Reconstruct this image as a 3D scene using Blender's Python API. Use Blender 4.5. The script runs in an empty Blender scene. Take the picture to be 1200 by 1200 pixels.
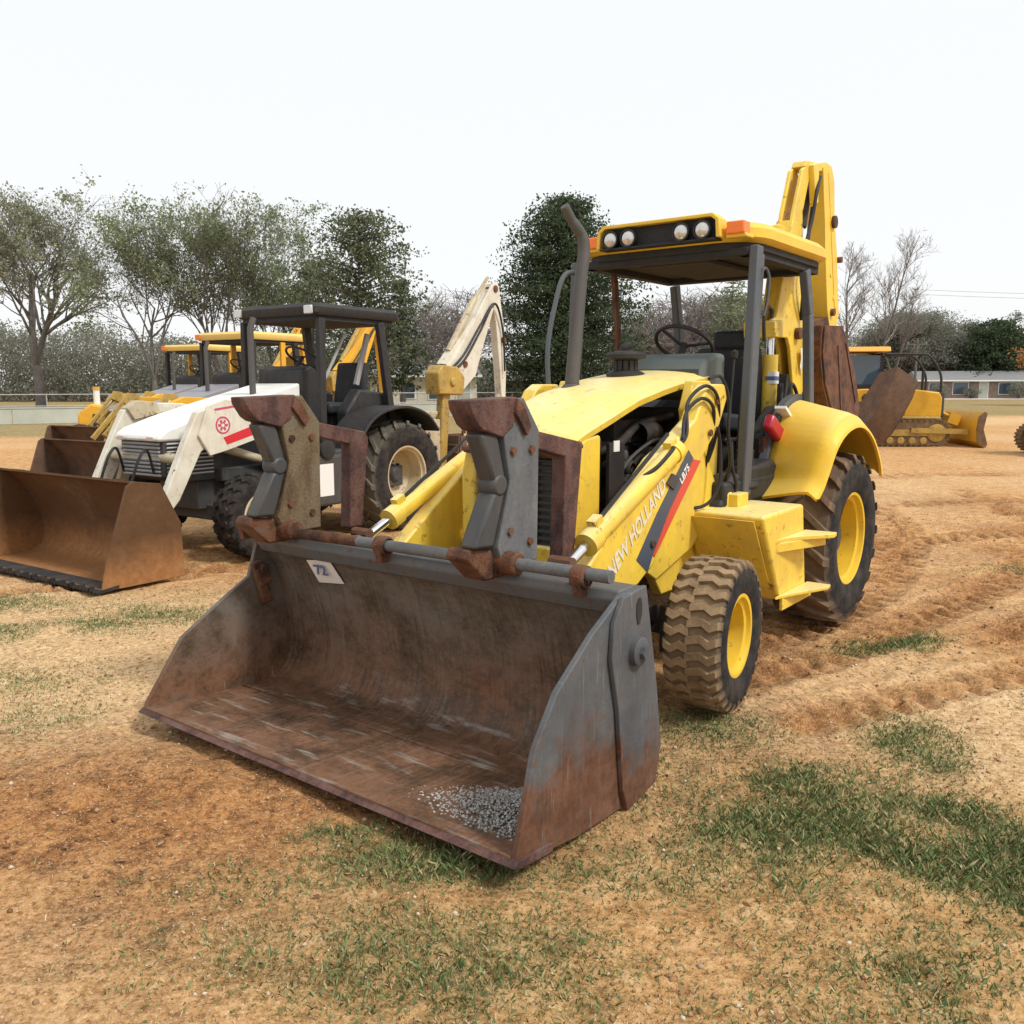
import bpy, bmesh, math, random
import numpy as np
from mathutils import Vector, Matrix, Euler
random.seed(7); RNG = np.random.default_rng(7)
PI = math.pi
C = bpy.context.scene.collection

# ------------------------------------------------------------------ materials
class NT:
    def __init__(s, name):
        s.m = bpy.data.materials.new(name); s.m.use_nodes = True
        s.t = s.m.node_tree; s.n = s.t.nodes; s.l = s.t.links
        s.b = s.n['Principled BSDF']
    def new(s, typ, **kw):
        n = s.n.new(typ)
        for k, v in kw.items():
            if k in n.inputs: n.inputs[k].default_value = v
            else: setattr(n, k, v)
        return n
    def coord(s, kind='Object'):
        return s.new('ShaderNodeTexCoord').outputs[kind]
    def mapping(s, vec, scale=(1,1,1), rot=(0,0,0)):
        m = s.new('ShaderNodeMapping'); m.inputs['Scale'].default_value = scale; m.inputs['Rotation'].default_value = rot
        s.l.new(vec, m.inputs['Vector']); return m.outputs[0]
    def noise(s, vec, scale, detail=6, rough=.6):
        n = s.new('ShaderNodeTexNoise'); n.inputs['Scale'].default_value = scale
        n.inputs['Detail'].default_value = detail; n.inputs['Roughness'].default_value = rough
        s.l.new(vec, n.inputs['Vector']); return n.outputs['Fac']
    def ramp(s, fac, stops):
        r = s.new('ShaderNodeValToRGB'); e = r.color_ramp.elements
        while len(e) < len(stops): e.new(.5)
        for el, (p, c) in zip(e, stops):
            el.position = p; el.color = (c, c, c, 1) if isinstance(c, (int, float)) else (*c, 1)
        s.l.new(fac, r.inputs[0]); return r.outputs[0]
    def mix(s, fac, a, b, mode='MIX'):
        m = s.new('ShaderNodeMix'); m.data_type = 'RGBA'; m.blend_type = mode
        for idx, v in ((0, fac), (6, a), (7, b)):
            if hasattr(v, 'links'): s.l.new(v, m.inputs[idx])
            elif idx == 0: m.inputs[0].default_value = v
            else: m.inputs[idx].default_value = (*v, 1)
        return m.outputs[2]
    def math(s, op, a, b=0):
        m = s.new('ShaderNodeMath'); m.operation = op
        for i, v in enumerate((a, b)):
            if hasattr(v, 'links'): s.l.new(v, m.inputs[i])
            else: m.inputs[i].default_value = v
        return m.outputs[0]
    def bump(s, h, strength=.3, dist=.01):
        b = s.new('ShaderNodeBump'); b.inputs['Strength'].default_value = strength; b.inputs['Distance'].default_value = dist
        s.l.new(h, b.inputs['Height']); s.l.new(b.outputs[0], s.b.inputs['Normal'])
    def out(s, col=None, rough=None, metal=None, spec=None):
        for k, v in (('Base Color', col), ('Roughness', rough), ('Metallic', metal), ('Specular IOR Level', spec)):
            if v is None: continue
            if hasattr(v, 'links'): s.l.new(v, s.b.inputs[k])
            else: s.b.inputs[k].default_value = (*v, 1) if isinstance(v, tuple) else v
        return s.m

def paint(name, col, dirt=.35, rust=.12, dirtcol=(.27,.17,.09), rustcol=(.11,.045,.02), rough=.45, scale=1.0, spec=.4, top_light=None):
    n = NT(name); c = n.coord()
    a = n.noise(c, 3.1*scale, 8, .65); b = n.noise(c, 17*scale, 6, .7); s = n.noise(n.mapping(c, (9,9,1.2)), 2.0*scale, 5)
    varied = n.mix(n.ramp(a, [(.3,0),(.75,1)]), col, tuple(x*.8 for x in col))
    dm = n.math('MULTIPLY', n.ramp(n.math('ADD', n.math('MULTIPLY', a, .6), n.math('MULTIPLY', s, .4)), [(.42,0),(.72,1)]), dirt)
    col2 = n.mix(dm, varied, dirtcol)
    rm = n.ramp(b, [(.66-rust*.45,0),(.69-rust*.35,1)])
    rm = n.math('MULTIPLY', rm, n.ramp(n.noise(c, 2.3*scale, 4, .6), [(.60-rust,0),(.66,1)]))
    col3 = n.mix(rm, col2, rustcol)
    if top_light:                                       # pale tint on level surfaces: bright sky highlight painted into the colour
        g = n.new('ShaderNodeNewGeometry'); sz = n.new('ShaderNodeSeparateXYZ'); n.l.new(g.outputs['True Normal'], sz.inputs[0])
        col3 = n.mix(n.math('MULTIPLY', n.ramp(sz.outputs[2], [(.6,0),(.97,.55)]), n.ramp(a, [(.3,.55),(.6,1)])), col3, top_light)
    rr = n.ramp(b, [(.3,rough-.06),(.8,min(1,rough+.25))])
    n.bump(n.math('ADD', b, n.math('MULTIPLY', a, 2)), .12, .01)
    return n.out(col3, rr, 0, spec)

def rusty(name, stops, scale=2.2, streak=(1,1,1), rough=.75, bump=.35):
    n = NT(name); c = n.coord()
    a = n.noise(n.mapping(c, streak), scale, 10, .68); b = n.noise(c, scale*11, 6, .7)
    f = n.math('ADD', n.math('MULTIPLY', a, .75), n.math('MULTIPLY', b, .25))
    col = n.ramp(f, stops); n.bump(n.math('ADD', b, a), bump, .012)
    return n.out(col, n.ramp(b, [(.3,rough-.2),(.7,rough+.1)]), 0, .35)

M = {}
M['yellow'] = paint('yellow_paint', (.88,.61,.06), .50, .19, dirtcol=(.50,.33,.13), rough=.38, spec=.5, top_light=(.93,.86,.50))
M['fender'] = paint('fender_yellow', (.90,.54,.03), .22, .04, dirtcol=(.62,.42,.14), top_light=(.90,.72,.25))
M['rim'] = paint('rim_yellow', (.86,.56,.03), .25, .05, dirtcol=(.35,.25,.12))
M['canopy_yellow'] = paint('roof_yellow', (.85,.56,.06), .25, .02, dirtcol=(.6,.45,.2))
M['grey'] = paint('grey_paint', (.105,.115,.125), .5, .22, dirtcol=(.17,.13,.10))
M['dgrey'] = paint('dark_grey_paint', (.05,.055,.06), .5, .10, dirtcol=(.14,.11,.08))
M['cowl'] = paint('cowl_plastic', (.13,.155,.15), .25, 0, dirtcol=(.2,.18,.14), rough=.6)
M['black'] = paint('black_plastic', (.022,.022,.024), .35, 0, dirtcol=(.10,.08,.06), rough=.55)
M['hose'] = paint('black_hose', (.015,.015,.016), .2, 0, dirtcol=(.08,.07,.05), rough=.5)
M['engine'] = rusty('engine_iron', [(.3,(.012,.012,.013)),(.5,(.03,.028,.027)),(.7,(.09,.055,.035))], 5)
M['canopy_under'] = paint('canopy_lining', (.03,.031,.034), .3, .02, dirtcol=(.08,.07,.06), rough=.8)
M['post'] = paint('post_grey', (.085,.10,.115), .45, .06, dirtcol=(.14,.12,.10))
M['exhaust'] = paint('exhaust_metal', (.085,.082,.08), .5, .16, dirtcol=(.12,.105,.09), rustcol=(.09,.05,.03), rough=.6)
M['rust'] = rusty('rusted_steel', [(.36,(.03,.016,.012)),(.46,(.09,.04,.024)),(.54,(.17,.07,.032)),(.62,(.13,.085,.065)),(.7,(.24,.15,.10))], 9, (1,1,1), bump=.7)
M['rustpaint'] = rusty('rust_worn_red_steel', [(.36,(.03,.018,.018)),(.46,(.085,.042,.036)),(.54,(.15,.07,.055)),(.62,(.12,.10,.09)),(.72,(.26,.20,.17))], 8, (1,1,.7), bump=.7)
M['tanplate'] = rusty('tan_worn_plate', [(.34,(.05,.026,.015)),(.45,(.125,.082,.045)),(.53,(.185,.14,.082)),(.60,(.14,.12,.10)),(.68,(.10,.045,.025))], 6, (1,1,.35), bump=.6)
M['steelplate'] = rusty('scuffed_grey_plate', [(.34,(.075,.08,.085)),(.5,(.12,.127,.135)),(.6,(.17,.17,.165)),(.68,(.12,.07,.05))], 4, (1,1,.4), rough=.6)
M['chrome'] = NT('chrome_rod').out((.75,.75,.76), .18, 1.0)
M['white'] = NT('white_paint_plain').out((.8,.8,.78), .5)
M['faded'] = paint('faded_lettering', (.78,.76,.66), .5, .25, dirtcol=(.80,.60,.15), rustcol=(.75,.50,.08), scale=3)
M['hoodwhite'] = paint('white_hood_paint', (.86,.86,.82), .2, .06, dirtcol=(.6,.55,.42))
M['deepblue'] = NT('ink_blue').out((.10,.14,.28), .6)
M['orange'] = NT('orange_lens').out((.88,.20,.012), .25)
M['red'] = NT('red_lens').out((.42,.015,.035), .3)
M['pink'] = NT('pink_print').out((.55,.06,.16), .5)
M['decal_black'] = NT('decal_charcoal').out((.06,.075,.105), .45)
M['decal_red'] = NT('decal_red').out((.62,.07,.04), .45)
M['seat'] = paint('seat_vinyl', (.02,.024,.03), .3, 0, dirtcol=(.09,.08,.07), rough=.6)
M['lens'] = NT('lamp_glass').out((.62,.62,.60), .12, .55)
M['glass'] = NT('tinted_glass').out((.06,.09,.12), .08, 0, .8)
M['greyhood'] = paint('grey_hood', (.27,.27,.31), .3, .03, dirtcol=(.35,.31,.25))
M['silver'] = paint('silver_hood', (.42,.42,.43), .25, .03, dirtcol=(.4,.36,.28))
M['jyellow'] = paint('weathered_yellow', (.80,.42,.02), .35, .10, dirtcol=(.42,.28,.12), scale=.8)
M['jroof'] = paint('pale_yellow_roof', (.82,.58,.16), .25, .02, dirtcol=(.6,.5,.3))
M['cream'] = paint('cream_paint', (.74,.71,.60), .42, .16, dirtcol=(.40,.27,.14), rustcol=(.17,.08,.035))
M['creamdirty'] = paint('dirty_cream_paint', (.56,.49,.34), .6, .22, dirtcol=(.32,.19,.09), rustcol=(.13,.06,.03))
M['dirtyyellow'] = paint('muddy_yellow', (.50,.33,.07), .7, .25, dirtcol=(.24,.15,.07), rustcol=(.10,.05,.025))
M['creamrim'] = paint('cream_rim', (.62,.52,.33), .45, .12, dirtcol=(.30,.2,.1))
M['rustgrey'] = rusty('grey_brown_old_steel', [(.28,(.05,.032,.024)),(.45,(.10,.062,.042)),(.6,(.15,.085,.05)),(.75,(.16,.135,.115))], 4)
M['trackrust'] = rusty('dusty_rusty_track', [(.28,(.07,.045,.028)),(.5,(.17,.105,.055)),(.7,(.26,.17,.09))], 6)
M['orangeroof'] = paint('orange_roof', (.80,.40,.06), .25, .02, dirtcol=(.6,.4,.2))
M['stripe_red'] = NT('stripe_red').out((.62,.02,.03), .4)

def rubber(name, tread, R0):
    n = NT(name); c = n.coord(); sx = n.new('ShaderNodeSeparateXYZ'); n.l.new(c, sx.inputs[0])
    r = n.math('SQRT', n.math('ADD', n.math('MULTIPLY', sx.outputs[0], sx.outputs[0]), n.math('MULTIPLY', sx.outputs[2], sx.outputs[2])))
    a = n.noise(c, 9, 8, .7); b = n.noise(c, 40, 4)
    m = n.ramp(n.math('ADD', n.math('DIVIDE', r, R0), n.math('MULTIPLY', n.math('SUBTRACT', a, .5), .16)), [(.86,0),(.97,1)])
    side = n.mix(n.ramp(a, [(.4,0),(.75,.7)]), (.018,.018,.02), (.10,.08,.06))
    tr = n.mix(n.ramp(a, [(.35,0),(.65,1)]), tread, tuple(x*.55 for x in tread))
    n.bump(n.math('ADD', a, b), .4, .008)
    return n.out(n.mix(m, side, tr), .9, 0, .2)
M['tyre_f'] = rubber('dusty_tyre_rubber', (.36,.25,.145), .40)
M['tyre_r'] = rubber('muddy_tyre_rubber', (.24,.165,.105), .61)
M['tyre_w'] = rubber('grey_tyre_rubber', (.17,.155,.12), .64)

def bucket_in():
    n = NT('worn_bucket_inside'); c = n.coord()
    a = n.noise(n.mapping(c, (1,.7,1)), 4.2, 12, .74); b = n.noise(c, 34, 6, .75); st = n.noise(n.mapping(c, (7,1.1,1.2)), 2.6, 6, .6)
    big = n.noise(c, 1.3, 3)
    f = n.math('ADD', n.math('MULTIPLY', a, .75), n.math('MULTIPLY', b, .25))
    brown = n.ramp(f, [(.34,(.035,.02,.012)),(.46,(.10,.055,.03)),(.55,(.19,.088,.045)),(.64,(.15,.125,.10)),(.74,(.30,.24,.19))])
    grey = n.ramp(f, [(.34,(.05,.038,.028)),(.46,(.115,.09,.066)),(.56,(.15,.135,.115)),(.68,(.20,.115,.06))])
    sx = n.new('ShaderNodeSeparateXYZ'); n.l.new(c, sx.inputs[0])
    hz = n.math('ADD', sx.outputs[2], n.math('MULTIPLY', n.math('SUBTRACT', big, .5), .9))
    col = n.mix(n.ramp(hz, [(.18,0),(.62,1)]), brown, grey)
    sc1 = n.noise(n.mapping(c, (1.2,26,1.0)), 2.2, 6, .7); sc2 = n.noise(n.mapping(c, (9,14,9), (.5,.2,.3)), 4, 3, .7)
    col = n.mix(n.math('MULTIPLY', n.ramp(sc1, [(.54,0),(.66,.6)]), n.ramp(b, [(.4,.3),(.6,1)])), col, (.20,.175,.15))
    col = n.mix(n.ramp(sc1, [(.34,.6),(.44,0)]), col, (.045,.028,.02))
    col = n.mix(n.math('MULTIPLY', n.ramp(sc2, [(.60,0),(.63,.7)]), n.ramp(big, [(.4,0),(.6,1)])), col, (.20,.095,.04))
    low = n.ramp(sx.outputs[2], [(.09,1),(.20,0)])
    pale = n.math('MULTIPLY', n.ramp(st, [(.57,0),(.70,.8)]), low)
    col = n.mix(pale, col, (.34,.30,.26))
    spk = n.math('MULTIPLY', n.ramp(b, [(.66,0),(.72,.6)]), n.ramp(a, [(.45,0),(.6,1)]))
    col = n.mix(spk, col, (.30,.27,.22))
    n.bump(n.math('ADD', b, a), .4, .012)
    return n.out(col, n.ramp(a, [(.35,.42),(.65,.8)]), 0, .4)
M['bucket_in'] = bucket_in()
def bucket_side():
    n = NT('grey_side_with_rust'); c = n.coord()
    a = n.noise(c, 4, 9, .65); b = n.noise(c, 24, 6, .7); big = n.noise(c, 2.1, 4)
    sx = n.new('ShaderNodeSeparateXYZ'); n.l.new(c, sx.inputs[0])
    hz = n.math('ADD', sx.outputs[2], n.math('MULTIPLY', n.math('SUBTRACT', big, .5), 1.1))
    grey = n.ramp(a, [(.34,(.068,.073,.08)),(.66,(.115,.12,.126))])
    brown = n.ramp(n.math('ADD', n.math('MULTIPLY', a, .6), n.math('MULTIPLY', b, .4)), [(.35,(.05,.026,.018)),(.5,(.11,.048,.026)),(.68,(.20,.10,.06))])
    col = n.mix(n.ramp(hz, [(.24,0),(.40,1)]), brown, grey)
    chip = n.math('MULTIPLY', n.ramp(b, [(.58,0),(.61,1)]), n.ramp(a, [(.48,0),(.58,1)]))
    col = n.mix(chip, col, (.13,.065,.04))
    sc1 = n.noise(n.mapping(c, (26,1,1.6), (0,.5,0)), 2.4, 6, .75)
    col = n.mix(n.ramp(sc1, [(.58,0),(.68,.55)]), col, (.23,.225,.21)); col = n.mix(n.ramp(sc1, [(.34,.5),(.42,0)]), col, (.07,.06,.055))
    n.bump(n.math('ADD', b, a), .3, .01)
    return n.out(col, .62, 0, .4)
M['bucket_side'] = bucket_side()
def bucket_old():
    n = NT('brown_rust_bucket'); c = n.coord()
    a = n.noise(c, 2.4, 9, .65); b = n.noise(c, 20, 5, .7)
    sx = n.new('ShaderNodeSeparateXYZ'); n.l.new(c, sx.inputs[0])
    hz = n.math('ADD', sx.outputs[2], n.math('MULTIPLY', n.math('SUBTRACT', a, .5), .5))
    up = n.ramp(n.math('ADD', n.math('MULTIPLY', a, .7), n.math('MULTIPLY', b, .3)), [(.3,(.075,.036,.016)),(.55,(.115,.058,.026)),(.72,(.15,.12,.10))])
    low = n.ramp(b, [(.3,(.24,.10,.035)),(.6,(.33,.16,.06)),(.75,(.30,.21,.11))])
    col = n.mix(n.ramp(hz, [(.10,0),(.40,1)]), low, up)
    n.bump(n.math('ADD', b, a), .3, .01)
    return n.out(col, .75, 0, .3)
M['bucket_old'] = bucket_old()

# ------------------------------------------------------------------ mesh helpers
class MB:
    def __init__(s): s.v = []; s.f = []
    def add(s, vs, fs):
        o = len(s.v); s.v += [tuple(p) for p in vs]; s.f += [tuple(i+o for i in f) for f in fs]; return s
    def box(s, c, d, rot=None):
        x, y, z = d[0]/2, d[1]/2, d[2]/2
        vs = [Vector((i*x, j*y, k*z)) for i in (-1,1) for j in (-1,1) for k in (-1,1)]
        R = Euler(rot).to_matrix() if rot else Matrix.Identity(3)
        return s.add([Vector(c)+R@v for v in vs], [(0,1,3,2),(4,6,7,5),(0,4,5,1),(2,3,7,6),(0,2,6,4),(1,5,7,3)])
    def bar(s, a, b, w, h):                       # box beam from a to b, w across (y-ish), h in the other
        a, b = Vector(a), Vector(b); d = (b-a).normalized()
        side = d.cross(Vector((0,0,1)))
        if side.length < .3: side = Vector((0,1,0))
        side.normalize(); up = side.cross(d)
        vs = [p+side*(i*w/2)+up*(j*h/2) for p in (a,b) for i in (-1,1) for j in (-1,1)]
        return s.add(vs, [(0,1,3,2),(4,6,7,5),(0,4,5,1),(2,3,7,6),(0,2,6,4),(1,5,7,3)])
    def prism(s, poly, lo, hi, axis='y'):
        n = len(poly)
        def P(a, b, t): return {'y': (a,t,b), 'x': (t,a,b), 'z': (a,b,t)}[axis]
        vs = [P(a,b,lo) for a,b in poly]+[P(a,b,hi) for a,b in poly]
        return s.add(vs, [tuple(range(n)), tuple(range(2*n-1,n-1,-1))]+[(i,(i+1)%n,n+(i+1)%n,n+i) for i in range(n)])
    def tube(s, pts, r, n=10, caps=True):
        pts = [Vector(p) for p in pts]; k = len(pts); rs = r if isinstance(r,(list,tuple)) else [r]*k
        prev = None; rings = []
        for i,p in enumerate(pts):
            t = (pts[min(i+1,k-1)]-pts[max(i-1,0)]).normalized()
            if prev is None:
                u = t.cross(Vector((0,0,1)));
                if u.length < .2: u = t.cross(Vector((1,0,0)))
            else: u = prev - t*prev.dot(t)
            u.normalize(); prev = u; w = t.cross(u)
            rings.append([p+(u*math.cos(2*PI*j/n)+w*math.sin(2*PI*j/n))*rs[i] for j in range(n)])
        vs = [q for g in rings for q in g]; fs = []
        for i in range(k-1):
            for j in range(n): fs.append((i*n+j, i*n+(j+1)%n, (i+1)*n+(j+1)%n, (i+1)*n+j))
        if caps: fs += [tuple(range(n-1,-1,-1)), tuple((k-1)*n+j for j in range(n))]
        return s.add(vs, fs)
    def lathe(s, prof, c=(0,0,0), axis='y', n=48, closed=False):   # prof: (t along axis, radius)
        vs = []; k = len(prof)
        for t, r in prof:
            for j in range(n):
                a = 2*PI*j/n; ca, sa = math.cos(a)*r, math.sin(a)*r
                p = {'y': (ca,t,sa), 'z': (ca,sa,t), 'x': (t,ca,sa)}[axis]
                vs.append((p[0]+c[0],p[1]+c[1],p[2]+c[2]))
        fs = []
        for i in range(k if closed else k-1):
            i2 = (i+1)%k
            for j in range(n): fs.append((i*n+j,i*n+(j+1)%n,i2*n+(j+1)%n,i2*n+j))
        return s.add(vs, fs)
    def sheet(s, prof, lo, hi, th=.02, axis='y'):  # open profile in (x,z) thickened and extruded
        n = len(prof); P = [Vector((a,b)) for a,b in prof]; off = []
        for i in range(n):
            t = (P[min(i+1,n-1)]-P[max(i-1,0)]).normalized(); off.append(P[i]+Vector((-t.y,t.x))*th)
        q = [tuple(p) for p in P]+[tuple(p) for p in reversed(off)]
        vs = [(a,lo,b) for a,b in q]+[(a,hi,b) for a,b in q]; m = 2*n; fs = []
        for i in range(n-1): fs += [(i,i+1,m-2-i,m-1-i),(m+i,m+m-1-i,m+m-2-i,m+i+1)]
        fs += [(i,(i+1)%m,m+(i+1)%m,m+i) for i in range(m)]
        return s.add(vs, fs)
    def build(s, name, mat, parent=None, loc=None, smooth=35, bevel=0, label=None):
        me = bpy.data.meshes.new(name); me.from_pydata([tuple(p) for p in s.v], [], s.f)
        bm = bmesh.new(); bm.from_mesh(me); bmesh.ops.recalc_face_normals(bm, faces=bm.faces); bm.to_mesh(me); bm.free()
        if smooth:
            me.shade_smooth(); me.set_sharp_from_angle(angle=math.radians(smooth))
        me.materials.append(M[mat] if isinstance(mat, str) else mat)
        o = bpy.data.objects.new(name, me); C.objects.link(o)
        if parent: o.parent = parent
        if loc: o.location = loc
        if bevel:
            b = o.modifiers.new('Bevel','BEVEL'); b.width = bevel; b.segments = 2; b.limit_method = 'ANGLE'; b.angle_limit = math.radians(40)
        if label: o['label'] = label
        return o

def thing(name, label, cat, loc=(0,0,0), rz=0, group=None):
    o = bpy.data.objects.new(name, None); C.objects.link(o); o.empty_display_size = .2
    o.location = loc; o.rotation_euler = (0,0,rz); o['label'] = label; o['category'] = cat
    if group: o['group'] = group
    return o
def tag(o, label=None, cat=None, group=None, kind=None):
    for k, v in (('label',label),('category',cat),('group',group),('kind',kind)):
        if v: o[k] = v
    return o
def smoothpath(pts, n=6):
    P = [Vector(p) for p in pts]; out = []
    for i in range(len(P)-1):
        p0, p1, p2, p3 = P[max(i-1,0)], P[i], P[i+1], P[min(i+2,len(P)-1)]
        for k in range(n):
            t = k/n
            out.append(.5*((2*p1)+(p2-p0)*t+(2*p0-5*p1+4*p2-p3)*t*t+(3*p1-p0-3*p2+p3)*t**3))
    out.append(P[-1]); return out
def circle(a, b, r, n=16): return [(a+r*math.cos(2*PI*i/n), b+r*math.sin(2*PI*i/n)) for i in range(n)]
def lettering(text, size, parent, mat, M4, name='lettering', thick=.0015, shear=0, sx=1.0):
    cu = bpy.data.curves.new('t','FONT'); cu.body = text; cu.size = size; cu.extrude = thick; cu.align_x = 'CENTER'; cu.align_y = 'CENTER'; cu.shear = shear; cu.offset = size*.018
    ob = bpy.data.objects.new('t', cu); C.objects.link(ob); bpy.context.view_layer.update()
    me = bpy.data.meshes.new_from_object(ob.evaluated_get(bpy.context.evaluated_depsgraph_get()))
    bpy.data.objects.remove(ob); me.transform(Matrix.Diagonal((sx,1,1,1))); me.transform(M4); me.materials.clear(); me.materials.append(M[mat])
    o = bpy.data.objects.new(name, me); C.objects.link(o); o.parent = parent; return o
def frame_mat(origin, xdir, ydir):
    x = Vector(xdir).normalized(); y = Vector(ydir); y = (y-x*y.dot(x)).normalized(); z = x.cross(y)
    m = Matrix((x,y,z)).transposed().to_4x4(); m.translation = origin; return m

# ------------------------------------------------------------------ wheels
def tyre_mb(R, w, rr, kind, n=22, lug_h=.03):
    hw = w/2; Rb = R-lug_h
    prof = [(-hw*.80,rr),(-hw*.93,rr+.03),(-hw*1.0,rr+.45*(Rb-rr)),(-hw*.97,rr+.78*(Rb-rr)),(-hw*.86,Rb-.012),(-hw*.6,Rb),(0,Rb+.004)]
    prof = prof + [(-t,r) for t,r in reversed(prof[:-1])]
    mb = MB().lathe(prof, n=64)
    def lug(path, tw):                            # path: (y, angle, top radius)
        vs = []
        for y, a, top in path:
            for da, r in ((-tw/R*1.15, Rb-.03),(tw/R*1.15, Rb-.03),(tw/R*.8, top),(-tw/R*.8, top)):
                vs.append(((r*math.cos(a+da)), y, r*math.sin(a+da)))
        k = len(path); fs = [(0,1,2,3), (4*k-1,4*k-2,4*k-3,4*k-4)]
        for i in range(k-1):
            for j in range(4): fs.append((4*i+j,4*i+(j+1)%4,4*i+4+(j+1)%4,4*i+4+j))
        mb.add(vs, fs)
    for i in range(n):
        a = 2*PI*i/n
        if kind == 'chevron':                     # close wavy lugs, interlocking at the middle
            p = 2*PI/n
            tk_ = .58*PI*R/n
            lug([(-hw*.97,a+.25*p,R-.035),(-hw*.86,a+.2*p,R-.006),(-hw*.62,a-.02*p,R),(-hw*.35,a+.30*p,R),(-.01,a+.10*p,R)], tk_)
            lug([(hw*.97,a+.75*p,R-.035),(hw*.86,a+.7*p,R-.006),(hw*.62,a+.48*p,R),(hw*.35,a+.80*p,R),(-.02,a+.60*p,R)], tk_)
        else:                                     # tractor bars
            p = 2*PI/n
            lug([(-hw*.99,a,R-.05),(-hw*.88,a+.08*p,R-.008),(-hw*.4,a+.55*p,R),(hw*.08,a+.95*p,R)], .032)
            lug([(hw*.99,a+.5*p,R-.05),(hw*.88,a+.58*p,R-.008),(hw*.4,a+1.05*p,R),(-hw*.08,a+1.45*p,R)], .032)
    return mb
def make_wheel(root, name, loc, R, w, rr, side, kind, tyremat, rimmat, hubmat='black', dish=.0, steer=0, n=22, lug_h=.03):
    hw = w/2
    hub = MB().lathe([(dish-.02,.0),(dish-.02,rr*.36),(dish+.02,rr*.36),(dish+.03,rr*.30),(dish+.09,rr*.26),(dish+.11,rr*.2),(dish+.11,0.0)], n=28)
    for i in range(8):
        a = 2*PI*i/8; hub.lathe([(dish,.014),(dish+.045,.014),(dish+.045,0)], (rr*.46*math.cos(a),0,rr*.46*math.sin(a)), n=6)
    h = hub.build(name, hubmat, root, loc); h.rotation_euler = (0,0,(PI if side < 0 else 0)+steer)
    tyre_mb(R, w, rr, kind, n, lug_h).build('tyre', tyremat, h)
    rim = MB().lathe([(hw*.84,rr+.015),(hw*.86,rr+.022),(hw*.88,rr+.012),(hw*.86,rr-.004),(hw*.72,rr-.012),(hw*.68,rr-.035),(dish+.05,rr-.045),(dish+.012,rr*.72),(dish+.006,rr*.38),
                      (dish-.006,rr*.38),(dish-.006,rr*.72),(dish+.03,rr-.03),(-hw*.7,rr-.03),(-hw*.86,rr+.02),(-hw*.8,rr+.026),(-hw*.7,rr-.01),(hw*.7,rr+.0)], n=56, closed=True)
    rim.build('rim', rimmat, h)
    return h

# ================================================================== MAIN BACKHOE LOADER
YAW = .6571
root = thing('backhoe_loader', 'yellow open-canopy backhoe loader in front with raised forks above its big grey bucket', 'backhoe loader',
             (1.6292,6.801,0), math.atan2(-math.cos(YAW),-math.sin(YAW)))
def part(mb, name, mat, parent=root, **k): return mb.build(name, mat, parent, **k)

# --- chassis, axle, engine
ch = MB()
for y in (-.30,.30): ch.box((.95,y,.62),(3.1,.09,.24))
ch.box((1.0,0,.55),(2.7,.5,.16)).box((2.45,0,.62),(.16,.74,.34)).box((-.3,0,.75),(.9,.8,.5)).box((.6,0,.80),(1.5,1.0,.12))
part(ch,'chassis','dgrey',bevel=.012)
ax = MB().tube([(2.15,-.95,.40),(2.15,-.35,.42),(2.15,0,.44),(2.15,.35,.42),(2.15,.95,.40)],[.07,.075,.15,.075,.07],14)
ax.box((2.15,.74,.40),(.24,.10,.26)).box((2.15,-.74,.40),(.24,.10,.26)).tube([(2.32,-.7,.42),(2.32,.7,.42)],.022,8).box((2.15,0,.52),(.3,.5,.12)).box((2.42,.50,.50),(.22,.40,.10))
part(ax,'front_axle','engine',bevel=.01)
ra = MB().tube([(0,-.9,.61),(0,-.3,.61),(0,-.15,.61),(0,.15,.61),(0,.3,.61),(0,.9,.61)],[.11,.13,.24,.24,.13,.11],16)
part(ra,'rear_axle','dgrey')
en = MB().box((1.72,0,1.12),(1.2,.36,.50)).box((1.6,.1,1.42),(.7,.20,.14))
for i in range(4): en.lathe([(-.0,.055),(.13,.055),(.15,.03)],(1.35+i*.2,.18,1.22),n=14)
en.lathe([(0,.10),(.12,.10),(.16,.06)],(2.0,.16,1.20),n=18).lathe([(0,.07),(.2,.07)],(1.55,.24,1.40),axis='x',n=14)
en.tube(smoothpath([(2.1,.22,1.0),(2.0,.3,1.15),(1.8,.28,1.28),(1.6,.26,1.22),(1.45,.28,1.4)]),.022,8)
en.tube(smoothpath([(2.2,.18,1.3),(2.0,.26,1.36),(1.7,.22,1.46),(1.3,.24,1.5)]),.028,8).box((1.2,0,1.15),(.2,.6,.8)).box((1.9,-.1,.9),(.9,.6,.12))
part(en,'engine','engine',bevel=.008)
rad = MB().box((2.28,0,1.12),(.12,.56,.56)); part(rad,'radiator','black')
hw_ = MB()
for x_,y_,z_,r_,l_ in ((2.02,.30,1.30,.028,.10),(1.90,.31,.98,.035,.12),(1.66,.30,1.02,.03,.10),(1.45,.30,1.10,.04,.14)): hw_.lathe([(y_-.05,0),(y_-.05,r_),(y_+l_*.2,r_),(y_+l_*.25,r_*.6),(y_+l_*.25,0)],(x_,0,z_),n=14)
hw_.box((1.55,.27,1.30),(.34,.06,.05)).box((1.80,.28,1.12),(.10,.07,.14)).tube(smoothpath([(1.3,.30,1.5),(1.5,.33,1.38),(1.75,.33,1.36),(2.05,.32,1.22),(2.1,.30,.95)]),.010,6).tube(smoothpath([(1.3,.31,1.42),(1.55,.34,1.22),(1.85,.33,1.18),(2.0,.32,1.0)]),.013,6)
part(hw_,'engine_fitting','exhaust')
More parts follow.
